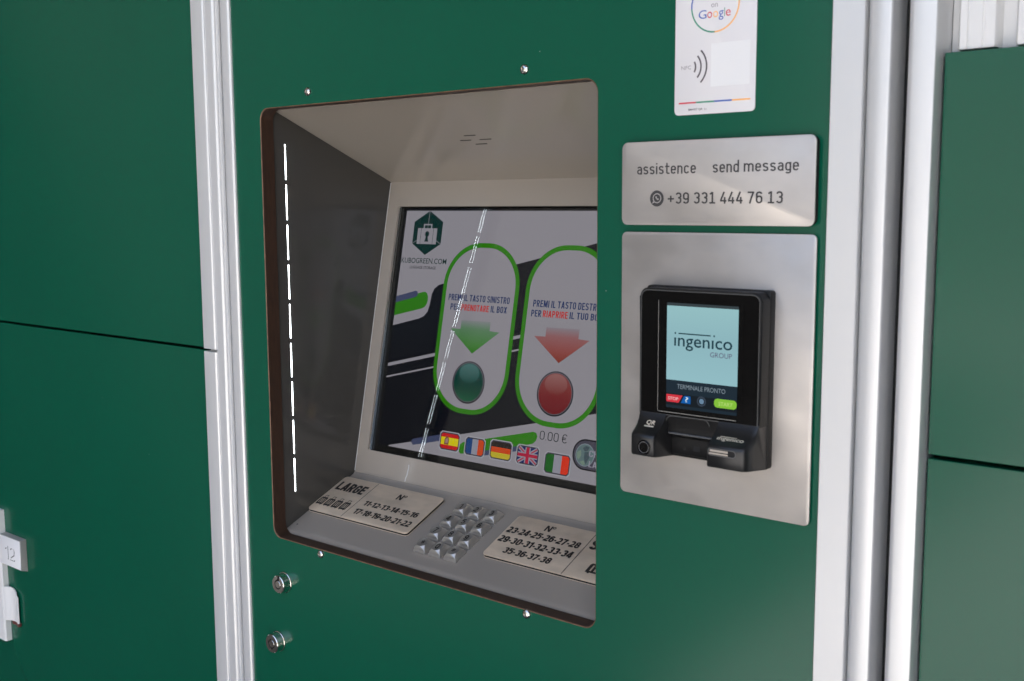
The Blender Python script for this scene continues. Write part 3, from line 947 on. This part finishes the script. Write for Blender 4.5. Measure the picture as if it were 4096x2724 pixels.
# ------------------------------------------------------------------ keypad on the shelf
kp = thing('keypad', 'twelve-key metal keypad on the grey shelf between the two number plates', 'keypad', SHELF.p(0.001, 0.06, 0))
def key_bm():
    bm = bmesh.new()
    def sq(hx, hy, h):
        return [bm.verts.new((a * hx, b * hy, h)) for a, b in ((1, 1), (-1, 1), (-1, -1), (1, -1))]
    s0, s1, s2 = sq(.0090, .0096, 0), sq(.0088, .0094, .0020), sq(.0083, .0089, .0024)
    for p, q in ((s0, s1), (s1, s2)):
        for k in range(4):
            bm.faces.new((p[k], p[(k + 1) % 4], q[(k + 1) % 4], q[k]))
    n = 32
    top = [bm.verts.new((.0067 * math.cos(2 * math.pi * (k + .5) / n), .0070 * math.sin(2 * math.pi * (k + .5) / n), .0078)) for k in range(n)]
    # half way up the corners are cut by a narrow bevel that widens into the round top
    mid_ = []
    for a_, b_ in ((1, 1), (-1, 1), (-1, -1), (1, -1)):
        hx, hy, ch_ = .0074, .0080, .0007
        pq = [bm.verts.new((a_ * hx, b_ * (hy - ch_), .0050)), bm.verts.new((a_ * (hx - ch_), b_ * hy, .0050))]
        if a_ * b_ < 0:
            pq.reverse()
        mid_.append(pq)
    for c in range(4):
        bm.faces.new((s2[c], mid_[c][0], mid_[c][1]))
        bm.faces.new((s2[c], mid_[c][1], mid_[(c + 1) % 4][0], s2[(c + 1) % 4]))
        lo, hi = 8 * c + 2, 8 * c + 5
        bm.faces.new([mid_[c][1], mid_[c][0]] + [top[k % n] for k in range(lo, hi + 1)])
        nx = [top[k % n] for k in range(hi, 8 * (c + 1) + 2 + 1)]
        bm.faces.new([mid_[c][1]] + nx + [mid_[(c + 1) % 4][0]])
    inner = [bm.verts.new((v.co.x * .55, v.co.y * .55, .0074)) for v in top]
    for k in range(n):
        bm.faces.new((top[k], top[(k + 1) % n], inner[(k + 1) % n], inner[k]))
    bm.faces.new(inner)
    return bm
key_me = to_mesh(key_bm(), 'key')
key_me.materials.append(KEYM)
rot = Matrix((SHELF.a, SHELF.b, SHELF.n)).transposed().to_4x4()
first = None
labels = ['1', '2', '3', '4', '5', '6', '7', '8', '9', '*', '0', '#']
for i, ch in enumerate(labels):
    r_, c_ = divmod(i, 3)
    a, b = (-0.0213, 0.0014, 0.0243)[c_], 0.0244 + 0.0230 * (3 - r_)
    pos = SHELF.p(a, b, 0.0001)
    if first is None:
        k_ = bpy.data.objects.new('key', key_me)
        first = k_
    else:
        k_ = first.copy()
    C.objects.link(k_)
    k_.parent = kp
    k_.matrix_local = Matrix.Translation(pos - kp.location) @ rot
    # numeral cut into the top of its key
    if ch in '*#':
        me = text_mesh(ch, 0.012)
        xs = [v.co.x for v in me.vertices]; ys = [v.co.y for v in me.vertices]
        x0, x1, y0, y1 = min(xs), max(xs), min(ys), max(ys)
        s = 0.0054 / (y1 - y0)
        for v in me.vertices:
            v.co = Vector(((v.co.x - (x0 + x1) / 2) * s, (v.co.y - (y0 + y1) / 2) * s + .0004, .00795))
        me.materials.clear()
    else:
        g, adv = glyph(ch, .60, .15)
        bm = bmesh.new()
        for j, st_ in enumerate(g):
            stroke_faces(bm, st_, .15, lambda x, y, j=j: Vector(((x - adv / 2) * .0080, (y - .5) * .0080, .00795 + j * .00001)))
        me = bpy.data.meshes.new('numeral')
        bm.to_mesh(me)
        bm.free()
    me.materials.append(INK)
    t_ = bpy.data.objects.new('numeral', me)
    C.objects.link(t_)
    t_.parent = k_

# ------------------------------------------------------------------ number plates on the shelf
def suitcase(name, parent, x, b, w_, h_, lvl):
    """little luggage pictogram, left x, foot at b"""
    st = w_ * .16
    ps = [[(x, b), (x + w_, b), (x + w_, b + h_ * .14), (x, b + h_ * .14)], [(x, b + h_ * .62), (x + w_, b + h_ * .62), (x + w_ * .93, b + h_ * .76), (x + w_ * .07, b + h_ * .76)]]
    for k in range(4):
        q = x + k * (w_ - st) / 3
        if k in (1, 2):
            ps.append([(q + .0002, b + h_ * .14), (q + st, b + h_ * .14), (q + st, b + h_ * .62), (q + .0002, b + h_ * .62)])
        else:
            ps.append([(q, b + h_ * .14), (q + st * 1.2, b + h_ * .14), (q + st * 1.2, b + h_ * .62), (q, b + h_ * .62)] if k == 0 else
                      [(q - st * .2, b + h_ * .14), (q + st, b + h_ * .14), (q + st, b + h_ * .62), (q - st * .2, b + h_ * .62)])
    hb, ht, tw = b + h_ * .76, b + h_, w_ * .07
    ps += [[(x + w_ * .28, hb), (x + w_ * .28 + tw, hb), (x + w_ * .28 + tw, ht), (x + w_ * .28, ht)], [(x + w_ * .72 - tw, hb), (x + w_ * .72, hb), (x + w_ * .72, ht), (x + w_ * .72 - tw, ht)],
           [(x + w_ * .28 + tw, ht - tw), (x + w_ * .72 - tw, ht - tw), (x + w_ * .72 - tw, ht), (x + w_ * .28 + tw, ht)]]
    ps += [[(x + w_ * .14, b - h_ * .07), (x + w_ * .26, b - h_ * .07), (x + w_ * .26, b), (x + w_ * .14, b)], [(x + w_ * .74, b - h_ * .07), (x + w_ * .86, b - h_ * .07), (x + w_ * .86, b), (x + w_ * .74, b)]]
    flats(name, INK, parent, SHELF, ps, lvl)

H = 0.0042
def size_plate(label, x0, x1):
    t = thing('number_plate', label, 'plate', SHELF.p((x0 + x1) / 2, 0.068, 0), 'engraved number plates on the keypad shelf')
    slab('base_sheet', STEELW, t, SHELF, rrect(x0, 0.0333, x1, 0.1040, .0045, 5), 0.0002, 0.0008)
    slab('core', FOAM, t, SHELF, rrect(x0 + .0003, 0.0339, x1 - .0003, 0.1037, .0043, 5), 0.0008, 0.0031)
    f = slab('plate_face', STEELW, t, SHELF, rrect(x0, 0.0336, x1, 0.1040, .0045, 5), 0.0031, H - .0001, bev=.0003)
    return t, f
HV = dict(w=.55, t=.205, gap=.055)
p1, f1 = size_plate('engraved steel plate reading LARGE with four suitcases, left of the keypad', -0.2272, -0.0571)
flat('divider', INK, f1, SHELF, [(-.1676, .0340), (-.1668, .0340), (-.1668, .1036), (-.1676, .1036)], H + .0001)
sign('lettering', INK, f1, SHELF, 'LARGE', -.2222, -.1740, .0770, .0932, H + .0001, **HV)
for k in range(4):
    suitcase('luggage_icon', f1, -.2252 + k * .01375, .0458, .0112, .0178, H + .0001)
sign('lettering', INK, f1, SHELF, 'N\u00b0', -.1206, -.1074, .0836, .0935, H + .0001, **HV)
sign('lettering', INK, f1, SHELF, '11-12-13-14-15-16', -.1560, -.0668, .0612, .0702, H + .0001, **HV)
sign('lettering', INK, f1, SHELF, '17-18-19-20-21-22', -.1573, -.0640, .0442, .0540, H + .0001, **HV)
p2, f2 = size_plate('engraved steel plate listing boxes 23 to 38, right of the keypad', 0.0556, 0.2257)
flat('divider', INK, f2, SHELF, [(.1604, .0340), (.1612, .0340), (.1612, .1036), (.1604, .1036)], H + .0001)
sign('lettering', INK, f2, SHELF, 'N\u00b0', .1000, .1120, .0885, .0978, H + .0001, **HV)
sign('lettering', INK, f2, SHELF, '23-24-25-26-27-28', .0580, .1545, .0740, .0838, H + .0001, **HV)
sign('lettering', INK, f2, SHELF, '29-30-31-32-33-34', .0580, .1555, .0580, .0681, H + .0001, **HV)
sign('lettering', INK, f2, SHELF, '35-36-37-38', .0763, .1388, .0426, .0521, H + .0001, **HV)
sign('lettering', INK, f2, SHELF, 'SMALL', .1650, .2195, .0775, .0930, H + .0001, **HV)
suitcase('luggage_icon', f2, .1826, .0452, .0200, .0180, H + .0001)

# ------------------------------------------------------------------ contact plate
ct = thing('contact_plate', 'brushed steel plate reading assistence and send message with a phone number', 'sign', (0.358, 0, 1.516))
slab('backing', FOAM, ct, WALL, rrect(.2722, 1.4826, .4452, 1.5498, .0045, 5), 0.0001, 0.0054)
cf = slab('plate_face', STEEL, ct, WALL, rrect(.2711, 1.4815, .4456, 1.5506, .0050, 6), 0.0054, 0.0070, bev=.0003)
h = .00715
DIN = dict(w=.45, t=.128, gap=.11)
sign('lettering', INKG, cf, WALL, 'assistence', .2861, .3427, 1.5236, 1.5327, h, **DIN)
sign('lettering', INKG, cf, WALL, 'send', .3580, .3815, 1.5237, 1.5328, h, **DIN)
sign('lettering', INKG, cf, WALL, 'message', .3856, .4321, 1.5239, 1.5328, h, **DIN)
sign('lettering', INKG, cf, WALL, '+39 331 444 76 13', .3164, .4195, 1.4990, 1.5084, h, w=.50, t=.135, gap=.12, foot=True)
bad = flat('phone_emblem', INKG, cf, WALL, ell(.3059, 1.5035, .0067, .0067, 36), h)
ring('speech_ring', STEEL, bad, WALL, ell(.3061, 1.5037, .0041, n=32), ell(.3061, 1.5037, .0034, n=32), h + .0001)
flat('speech_tail', STEEL, bad, WALL, [(.3024, 1.5012), (.3033, 1.5002), (.3014, 1.4992)], h + .0001)
flats('handset', STEEL, bad, WALL, [arcband(.3070, 1.5046, .0014, .0021, 180, 275, 10), ell(.3053, 1.5046, .0007, n=12), ell(.3070, 1.5029, .0007, n=12)], h + .0001)

# ------------------------------------------------------------------ review card
rc = thing('review_card', 'white review card with a coloured ring and tap waves stuck above the steel plates', 'card', (0.355, 0, 1.6366))
slab('card_sheet', CARD, rc, WALL, rrect(.3182, 1.5712, .3910, 1.7020, .0036, 6), 0.0001, 0.0011, bev=.0002)
h = .00118
cx, cz, r0, r1 = .3544, 1.6564, .0206, .0218
gb, gr, gg, gy = printm('blue', (58, 96, 178)), printm('red', (212, 66, 76)), printm('green', (62, 146, 116)), printm('amber', (252, 186, 104))
GREYP = printm('grey', (150, 142, 146)); DKP = printm('dark', (84, 76, 80))
flat('ring_arc', gb, rc, WALL, arcband(cx, cz, r0, r1, 95, 184), h)
flat('ring_arc', gg, rc, WALL, arcband(cx, cz, r0, r1, 184, 270), h)
flat('ring_arc', gy, rc, WALL, arcband(cx, cz, r0, r1, 270, 364), h)
flat('ring_arc', gr, rc, WALL, arcband(cx, cz, r0, r1, 364, 455), h)
gx = [(.3396, .3468, 'G', gb), (.3474, .3519, 'o', gr), (.3527, .3572, 'o', gy), (.3578, .3620, 'g', gb), (.3627, .3633, 'l', gg), (.3640, .3684, 'e', gr)]
for a, b, ch, m_ in gx:
    text('lettering', m_, rc, WALL, ch, a, b, 1.6464, 1.6464 + (.0066 if ch in 'Gl' else .0048), h, ref='H' if ch in 'Gl' else 'x')
text('lettering', GREYP, rc, WALL, 'on', .3509, .3568, 1.6544, 1.6573, h, ref='x')
text('lettering', GREYP, rc, WALL, 'NFC', .3243, .3334, 1.6076, 1.6105, h)
for cxx, rr_, am in ((.3300, .0075, 33), (.3300, .0125, 43), (.3300, .0176, 46)):
    flat('tap_wave', DKP, rc, WALL, arcband(cxx, 1.6091, rr_ - .0007, rr_ + .0007, -am, am, 16), h)
flat('white_patch', CARDW, rc, WALL, rrect(.3515, 1.5924, .3860, 1.6263, .0004, 2), h)
for a, b, m_ in ((.3223, .3383, gr), (.3383, .3548, gg), (.3548, .3709, gb), (.3709, .3870, gy)):
    flat('colour_bar', m_, rc, WALL, [(a, 1.5801), (b, 1.5801), (b, 1.5814), (a, 1.5814)], h)
text('lettering', DKP, rc, WALL, 'SMART QR', .3312, .3445, 1.5745, 1.5761, h, bold=.02)
text('lettering', GREYP, rc, WALL, 'by', .3461, .3484, 1.5745, 1.5761, h)

# ------------------------------------------------------------------ steel mount plate and payment terminal
mp = thing('mount_plate', 'large blank brushed steel plate behind the black payment terminal', 'plate', (0.358, 0, 1.36))
slab('backing', FOAM, mp, WALL, rrect(.2707, 1.2476, .4457, 1.4740, .0035, 5), 0.0001, 0.0024)
slab('plate_face', STEEL, mp, WALL, rrect(.2695, 1.2464, .4468, 1.4752, .0042, 6), 0.0024, 0.0040, bev=.0003)

pt = thing('payment_terminal', 'black payment terminal with a lit pale blue screen on the steel plate', 'terminal', (0.358, -0.004, 1.36))
slab('back_housing', BLK, pt, WALL, rrect(.3003, 1.2880, .4141, 1.4312, .0025, 4), 0.0041, 0.0118, bev=.0006)
def topround(x0, z0, x1, z1, r):
    return [(x1, z0)] + _arc(x1 - r, z1 - r, r, r, 0, 90, 8) + _arc(x0 + r, z1 - r, r, r, 90, 180, 8) + [(x0, z0)]
slab('front_shell', BLK, pt, WALL, topround(.3020, 1.3243, .4136, 1.4303, .0075), 0.0118, 0.0258, bev=.0016, seg=3)
ring('shell_rim', RIM, pt, WALL, topround(.3034, 1.3250, .4122, 1.4289, .0066), topround(.3043, 1.3258, .4113, 1.4280, .0058), 0.02595)
flat('front_window', BLKG, pt, WALL, topround(.3043, 1.3258, .4113, 1.4280, .0058), 0.0261)
slab('screen_bezel', BLKG, pt, WALL, rrect(.3207, 1.3276, .3985, 1.4217, .0018, 5), 0.0261, 0.0264)
flats('bezel_line', mat('bezel_line', (.22, .21, .19), .3), pt, WALL, [[(.3207, 1.3290), (.3212, 1.3290), (.3212, 1.4205), (.3207, 1.4205)], [(.3216, 1.3276), (.3935, 1.3276), (.3935, 1.3282), (.3216, 1.3282)], arcband(.3220, 1.3289, .0008, .0013, 180, 270, 6)], 0.0265)
TS = lambda rgb, nm: glow('terminal_' + nm, rgb)
TF = Frame((0, -0.02685, 0), (1, 0, 0), (0, 0, 1))
td = flat('terminal_display', TS((34, 46, 56), 'slate'), pt, TF, [(.3293, 1.3321), (.3943, 1.3321), (.3943, 1.4190), (.3293, 1.4190)], 0.0)
flat('status_bar', TS((56, 66, 70), 'status'), td, TF, [(.3293, 1.4166), (.3943, 1.4166), (.3943, 1.4190), (.3293, 1.4190)], .00006)
flat('page', glow_ramp('terminal_page', [(0, (146, 188, 196)), (.55, (140, 180, 188)), (1, (148, 190, 194))], 1.355, 1.417), td, TF, [(.3293, 1.3554), (.3943, 1.3554), (.3943, 1.4166), (.3293, 1.4166)], .00006)
TI = TS((36, 62, 72), 'ink')
text('lettering', TI, td, TF, '\u0131ngen\u0131co', .3364, .3893, 1.3838, 1.3906, .0001, ref='x', bold=.008)
flats('logo_line', TI, td, TF, [[(.3404, 1.3937), (.3700, 1.3937), (.3700, 1.3947), (.3404, 1.3947)], ell(.3374, 1.3943, .0008, n=12), ell(.3731, 1.3942, .0008, n=12)], .0001)
text('lettering', TS((92, 84, 112), 'mauve'), td, TF, 'GROUP', .3697, .3892, 1.3771, 1.3811, .0001)
text('lettering', TS((128, 142, 152), 'pale'), td, TF, 'TERMINALE PRONTO', .3397, .3838, 1.3486, 1.3523, .0001)
flat('button_row', TS((28, 34, 40), 'row'), td, TF, [(.3293, 1.3345), (.3943, 1.3345), (.3943, 1.3440), (.3293, 1.3440)], .00006)
b1 = flat('stop_button', TS((206, 56, 68), 'stop'), td, TF, [(.3296, 1.3430), (.3301, 1.3432), (.3449, 1.3432), (.3413, 1.3369), (.3301, 1.3369), (.3296, 1.3378)], .0001)
text('lettering', TS((240, 190, 190), 'stop_letters'), b1, TF, 'STOP', .3312, .3410, 1.3386, 1.3412, .00014, bold=.012)
b2 = flat('help_button', TS((22, 92, 166), 'help'), td, TF, [(.3461, 1.3425), (.3470, 1.3432), (.3518, 1.3432), (.3524, 1.3427), (.3524, 1.3369), (.3434, 1.3369)], .0001)
text('lettering', TS((220, 232, 240), 'help_letter'), b2, TF, '?', .3475, .3503, 1.3381, 1.3422, .00014)
ring('round_mark', TS((60, 70, 84), 'ring'), td, TF, ell(.3625, 1.3402, .0041, n=24), ell(.3625, 1.3402, .0031, n=24), .0001)
flat('round_mark', TS((104, 132, 158), 'dot'), td, TF, ell(.3626, 1.3402, .0022, n=20), .0001)
b3 = flat('start_button', TS((132, 190, 62), 'start'), td, TF, rrect(.3740, 1.3369, .3941, 1.3441, .0030, 5), .0001)
text('lettering', TS((182, 218, 120), 'start_letters'), b3, TF, 'START', .3780, .3906, 1.3387, 1.3418, .00014, bold=.008)

# lower noses and the step between them
nose = [(-.0256, 1.3262), (-.0272, 1.3238), (-.0300, 1.3200), (-.0340, 1.3160), (-.0390, 1.3128), (-.0430, 1.3108), (-.0448, 1.3092), (-.0452, 1.3070), (-.0450, 1.2935), (-.0440, 1.2922), (-.0420, 1.2917), (-.0125, 1.2886), (-.0119, 1.2892), (-.0119, 1.3262)]
def nose_block(x0, x1, side):
    bm = bmesh.new()
    n = len(nose)
    # plan taper: the outer front corner is rounded off in three steps
    cols = [(x0, 0.0), (x0 + .0012, .0), (x1 - .0012, .0), (x1, 0.0)]
    def squeeze(f):
        out = []
        for y, z in nose:
            out.append((-.0119 + (y + .0119) * f, z))
        return out
    if side < 0:
        steps = [(x0, .72), (x0 + .0008, .86), (x0 + .0026, .95), (x0 + .0052, 1.0), (x1 - .0012, 1.0), (x1, .975)]
    else:
        steps = [(x0, .975), (x0 + .0012, 1.0), (x1 - .0052, 1.0), (x1 - .0026, .95), (x1 - .0008, .86), (x1, .72)]
    rows = []
    for x, f in steps:
        rows.append([bm.verts.new((x, y if y > -.0262 else (-.0262 + (y + .0262) * (f if f == 1 else max(0.0, (f - .55) / .45))), z)) for y, z in nose])
    for p, q in zip(rows, rows[1:]):
        for k in range(n):
            bm.faces.new((p[k], p[(k + 1) % n], q[(k + 1) % n], q[k]))
    bm.faces.new(rows[0]); bm.faces.new(rows[-1][::-1])
    me = to_mesh(bm, 'nose')
    sharp(me, 50)
    return me
BLKN = mat('nose_plastic', (0.013, 0.013, 0.0135), 0.33, spec=0.5)
nl = link('reader_nose', nose_block(.3035, .3290, -1), BLKN, pt, label='left nose with the code reader lens')
nr = link('reader_nose', nose_block(.3780, .4132, 1), BLKN, pt, label='right nose with the card slot')
mid = [(-.0257, 1.3252), (-.0250, 1.3225), (-.0226, 1.3150), (-.0222, 1.3115), (-.0226, 1.3095), (-.0215, 1.3082), (-.0190, 1.3072), (-.0168, 1.3052), (-.0165, 1.2918), (-.0155, 1.2908), (-.0119, 1.2905), (-.0119, 1.3252)]
st = prism_x('reader_step', BLK, pt, mid, .3288, .3782, ang=45)
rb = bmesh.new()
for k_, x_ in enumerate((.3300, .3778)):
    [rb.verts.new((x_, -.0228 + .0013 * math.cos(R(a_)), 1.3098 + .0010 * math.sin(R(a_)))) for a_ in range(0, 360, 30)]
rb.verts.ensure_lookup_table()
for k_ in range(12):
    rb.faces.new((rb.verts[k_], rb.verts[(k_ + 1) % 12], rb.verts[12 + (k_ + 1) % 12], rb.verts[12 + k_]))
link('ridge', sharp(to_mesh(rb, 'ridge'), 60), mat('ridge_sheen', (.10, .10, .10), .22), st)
flats('notch_rim', RIM, pt, WALL, [arcband(.3348, 1.3196, .0050, .0058, 90, 172, 8), [(.3348, 1.3246), (.3640, 1.3250), (.3640, 1.3258), (.3348, 1.3254)], arcband(.3640, 1.3196, .0054, .0062, 8, 90, 8)], .02635)
NF = Frame((0, -.0453, 0), (1, 0, 0), (0, 0, 1))
lathe('lens', BLKG, nl, [(.0062, 0.0), (.0062, -.0006), (.0054, -.0009), (.0048, -.0004), (.0040, -.0002), (0, -.0010)], (.3200, -.0450, 1.2999), 32, 30)
ring('lens_ring', mat('lens_ring', (.16, .16, .165), .25, .6), nl, NF, ell(.3200, 1.2999, .0049, n=28), ell(.3200, 1.2999, .0043, n=28), .0006)
cs = ring('card_slot', mat('slot_rim', (.12, .12, .12), .3, .4), nr, NF, rrect(.3792, 1.3020, .4040, 1.3082, .0028, 5), rrect(.3801, 1.3028, .4032, 1.3074, .0021, 5), .0002)
flat('slot_mouth', SLOTB, cs, NF, rrect(.3801, 1.3028, .4032, 1.3074, .0021, 5), .00015)
flats('slot_lip', mat('slot_lip', (.50, .44, .37), .35, .3), cs, NF, [rrect(.3812, 1.3053, .3972, 1.3070, .0006, 2), rrect(.3804, 1.3032, .3972, 1.3045, .0006, 2)], .00035)
def slopefr(p, q):
    return Frame((0, q[0], q[1]), (1, 0, 0), (0, p[0] - q[0], p[1] - q[1]))
S1 = slopefr(nose[2], nose[3]); S2_ = slopefr(nose[3], nose[4])
text('lettering', GOLD, nl, S1, 'QR', .3141, .3226, .0010, .0052, .0003, bold=.015)
flat('code_mark', GOLD, nl, S2_, [(.3135, .0040), (.3225, .0040), (.3225, .0056), (.3135, .0056)], .0004)
text('lettering', GOLD, nr, S2_, '\u0131ngen\u0131co', .3830, .4060, .0012, .0040, .0004, ref='x', bold=.012)
flat('logo_line', GOLD, nr, S2_, [(.3846, .0048), (.3990, .0048), (.3990, .0054), (.3846, .0054)], .0004)
MF = Frame((0, -.0166, 0), (1, 0, 0), (0, 0, 1))
flats('chip_mark', SLOTB, st, MF, [[(.3405, 1.2955), (.3440, 1.2955), (.3422, 1.2985)], [(.3500, 1.2955), (.3560, 1.2955), (.3560, 1.3000), (.3500, 1.3000)]], .0003)

# ------------------------------------------------------------------ aluminium posts
PG = 'aluminium posts between the locker columns'
def post(label, pts, z0=0.0, z1=2.15):
    o = prism_z('aluminium_post', ALU, None, pts, z0, z1, smooth_ang=30)
    o['label'] = label
    o['category'] = 'post'
    o['group'] = PG
    return o
post('grooved aluminium post between the left lockers and the kiosk panel',
     [(-.3430, .030), (-.3430, .004), (-.3195, .004), (-.3195, -.0040), (-.3066, -.0040), (-.3053, -.0037), (-.3042, -.0029), (-.3033, -.0016), (-.3028, .0), (-.2966, .0), (-.2966, .012), (-.2900, .012), (-.2900, .030)])
post('wide aluminium post beside the terminal, left of the dark joint',
     [(.4794, .030), (.4797, .003), (.4804, .0), (.4830, -.0034), (.4842, -.0040), (.4968, -.0040), (.4979, -.0036), (.4986, -.0026), (.4989, -.0010), (.4990, .0145), (.4990, .030)])
post('aluminium post right of the dark joint, edging the right lockers',
     [(.5088, .030), (.5088, .006), (.5094, .0015), (.5108, -.0014), (.5128, -.0028), (.5142, -.0030), (.5285, -.0030), (.5294, -.0026), (.5299, -.0016), (.5300, .0), (.5300, .030)])
jb = box_bm(.4989, .5089, .024, .028, 0.0, 2.15)
j = link('joint_strip', to_mesh(jb, 'joint_strip'), SLOTB)
j['label'] = 'black recessed joint strip between the two right aluminium posts'
j['category'] = 'strip'

# ------------------------------------------------------------------ lockers
LG = 'green lockers beside the kiosk'
def locker(label, x0, x1, y, z0, z1):
    t = thing('locker', label, 'locker', ((x0 + x1) / 2, y, z0), LG)
    me = to_mesh(box_bm(x0, x1, y, y + .018, z0, z1, .0004, 1), 'door')
    d = link('door', me, GREEN, t)
    box('carcass', SLOTB, t, x0 + .004, x1 - .004, y + .024, y + .5, z0 - .001, z1 + .001)
    return t, d
SEAM = .0017
strip = lambda z0, z1, t: prism_z('edge_profile', ALU, t, [(-.3432, .016), (-.3432, -.0060), (-.3428, -.0064), (-.3216, -.0064), (-.3206, -.0061), (-.3198, -.0054), (-.3192, -.0043), (-.3190, -.0030), (-.3190, .0036), (-.3425, .0036), (-.3425, .016)], z0, z1)
lu, _ = locker('upper left green locker door, blank, above the black seam', -.985, -.3443, 0.0, 1.3236 + SEAM, 2.10)
strip(1.3236 + SEAM, 2.10, lu)
ll, lld = locker('lower left green locker door with a white number 12 badge and latch', -.985, -.3443, 0.0, .55, 1.3236 - SEAM)
strip(.55, 1.3236 - SEAM, ll)
# latch rail, finger pull, number badge
prism_z('latch_rail', ALUW, ll, [(-.962, 0), (-.962, -.0100), (-.9100, -.0100), (-.9094, -.0092), (-.9086, -.0090), (-.9072, -.0090), (-.9066, -.0084), (-.9066, 0)], .8045, 1.0205)
def pull_mesh():
    prof = [(-.9066, -.0088), (-.9030, -.0084), (-.8990, -.0062), (-.8940, -.0038), (-.8880, -.0028), (-.8820, -.0030), (-.8770, -.0042), (-.8735, -.0056), (-.8705, -.0052)]
    bm = bmesh.new()
    tops = [.8960, .8965, .8968, .8966, .8955, .8935, .8905, .8870, .8840]
    fr0 = [[bm.verts.new((x, y, .8410)) for x, y in prof], [bm.verts.new((x, y, t)) for (x, y), t in zip(prof, tops)]]
    bk = [[bm.verts.new((x + .0004, min(y + .0016, -.0004), .8410)) for x, y in prof], [bm.verts.new((x + .0004, min(y + .0016, -.0004), t)) for (x, y), t in zip(prof, tops)]]
    n = len(prof)
    for k in range(n - 1):
        bm.faces.new((fr0[0][k], fr0[0][k + 1], fr0[1][k + 1], fr0[1][k]))
        bm.faces.new((bk[0][k], bk[1][k], bk[1][k + 1], bk[0][k + 1]))
        bm.faces.new((fr0[1][k], fr0[1][k + 1], bk[1][k + 1], bk[1][k]))
        bm.faces.new((fr0[0][k], bk[0][k], bk[0][k + 1], fr0[0][k + 1]))
    for k in (0, n - 1):
        bm.faces.new((fr0[0][k], fr0[1][k], bk[1][k], bk[0][k]))
    return sharp(to_mesh(bm, 'finger_pull'), 50)
fp = link('finger_pull', pull_mesh(), ALUW, ll)
prism_z('pull_end', RUST, fp, [(-.8960, -.0004), (-.8940, -.0036), (-.8880, -.0027), (-.8820, -.0029), (-.8770, -.0041), (-.8735, -.0055), (-.8712, -.0050), (-.8712, -.0004)], .8355, .8409)
bb = bmesh.new()
o0 = [bb.verts.new((x, -.0001, z)) for x, z in ((-.9045, .9330), (-.8395, .9330), (-.8395, .9845), (-.9045, .9845))]
o1 = [bb.verts.new((x, -.0108, z)) for x, z in ((-.9040, .9368), (-.8388, .9368), (-.8372, .9840), (-.9030, .9840))]
for k in range(4):
    bb.faces.new((o0[k], o0[(k + 1) % 4], o1[(k + 1) % 4], o1[k]))
bb.faces.new(o1)
bo = link('number_badge', to_mesh(bb, 'number_badge'), BADGES, ll)
slab('badge_face', BADGE, bo, WALL, rrect(-.9038, .9372, -.8392, .9836, .0012, 3), .0106, .0114, bev=.0003)
sign('numerals', INKG, bo, WALL, '12', -.8865, -.8565, .9478, .9695, .01150, w=.52, t=.125, gap=.16)  # dark offset copy: edge shade of raised digits put into colour
sign('numerals', BADGE, bo, WALL, '12', -.8879, -.8579, .9487, .9704, .01160, w=.52, t=.120, gap=.16)

ru, _ = locker('upper right green locker door under the pale fluted sheet', .5322, 1.16, .010, 1.3127 + SEAM, 1.6042)
rl, _ = locker('lower right green locker door below the thin black seam', .5322, 1.16, .010, .55, 1.3127 - SEAM)

# ------------------------------------------------------------------ fluted sheet over the right lockers
def flutes():
    pts = []
    x = .4880
    pitch, pan = .0385, .0122
    while x < 1.2:
        pts += [(x, .0300), (x + pan - .0015, .0300), (x + pan, .0240), (x + pan + .0003, .0165), (x + pan + .0016, .0150),
                (x + pan + .0062, .0150), (x + pan + .0067, .0162), (x + pan + .0075, .0162), (x + pan + .0080, .0150),
                (x + pan + .0165, .0150), (x + pan + .0171, .0160), (x + pan + .0178, .0160), (x + pan + .0184, .0150),
                (x + pitch - .0014, .0150), (x + pitch - .0002, .0165), (x + pitch, .0280)]
        x += pitch
    pts = [(a, b) for a, b in pts if a > .5304]
    pts = [(.5304, .0165), (.5310, .0150)] + pts if pts[0][1] < .02 else [(.5304, .030)] + pts
    pts += [(pts[-1][0], .034), (.5304, .034)]
    return pts
fl = prism_z('fluted_sheet', ALUW, None, flutes(), 1.6062, 2.15, smooth_ang=40)
fl['label'] = 'pale fluted metal sheet above the upper right locker'
fl['category'] = 'panel'
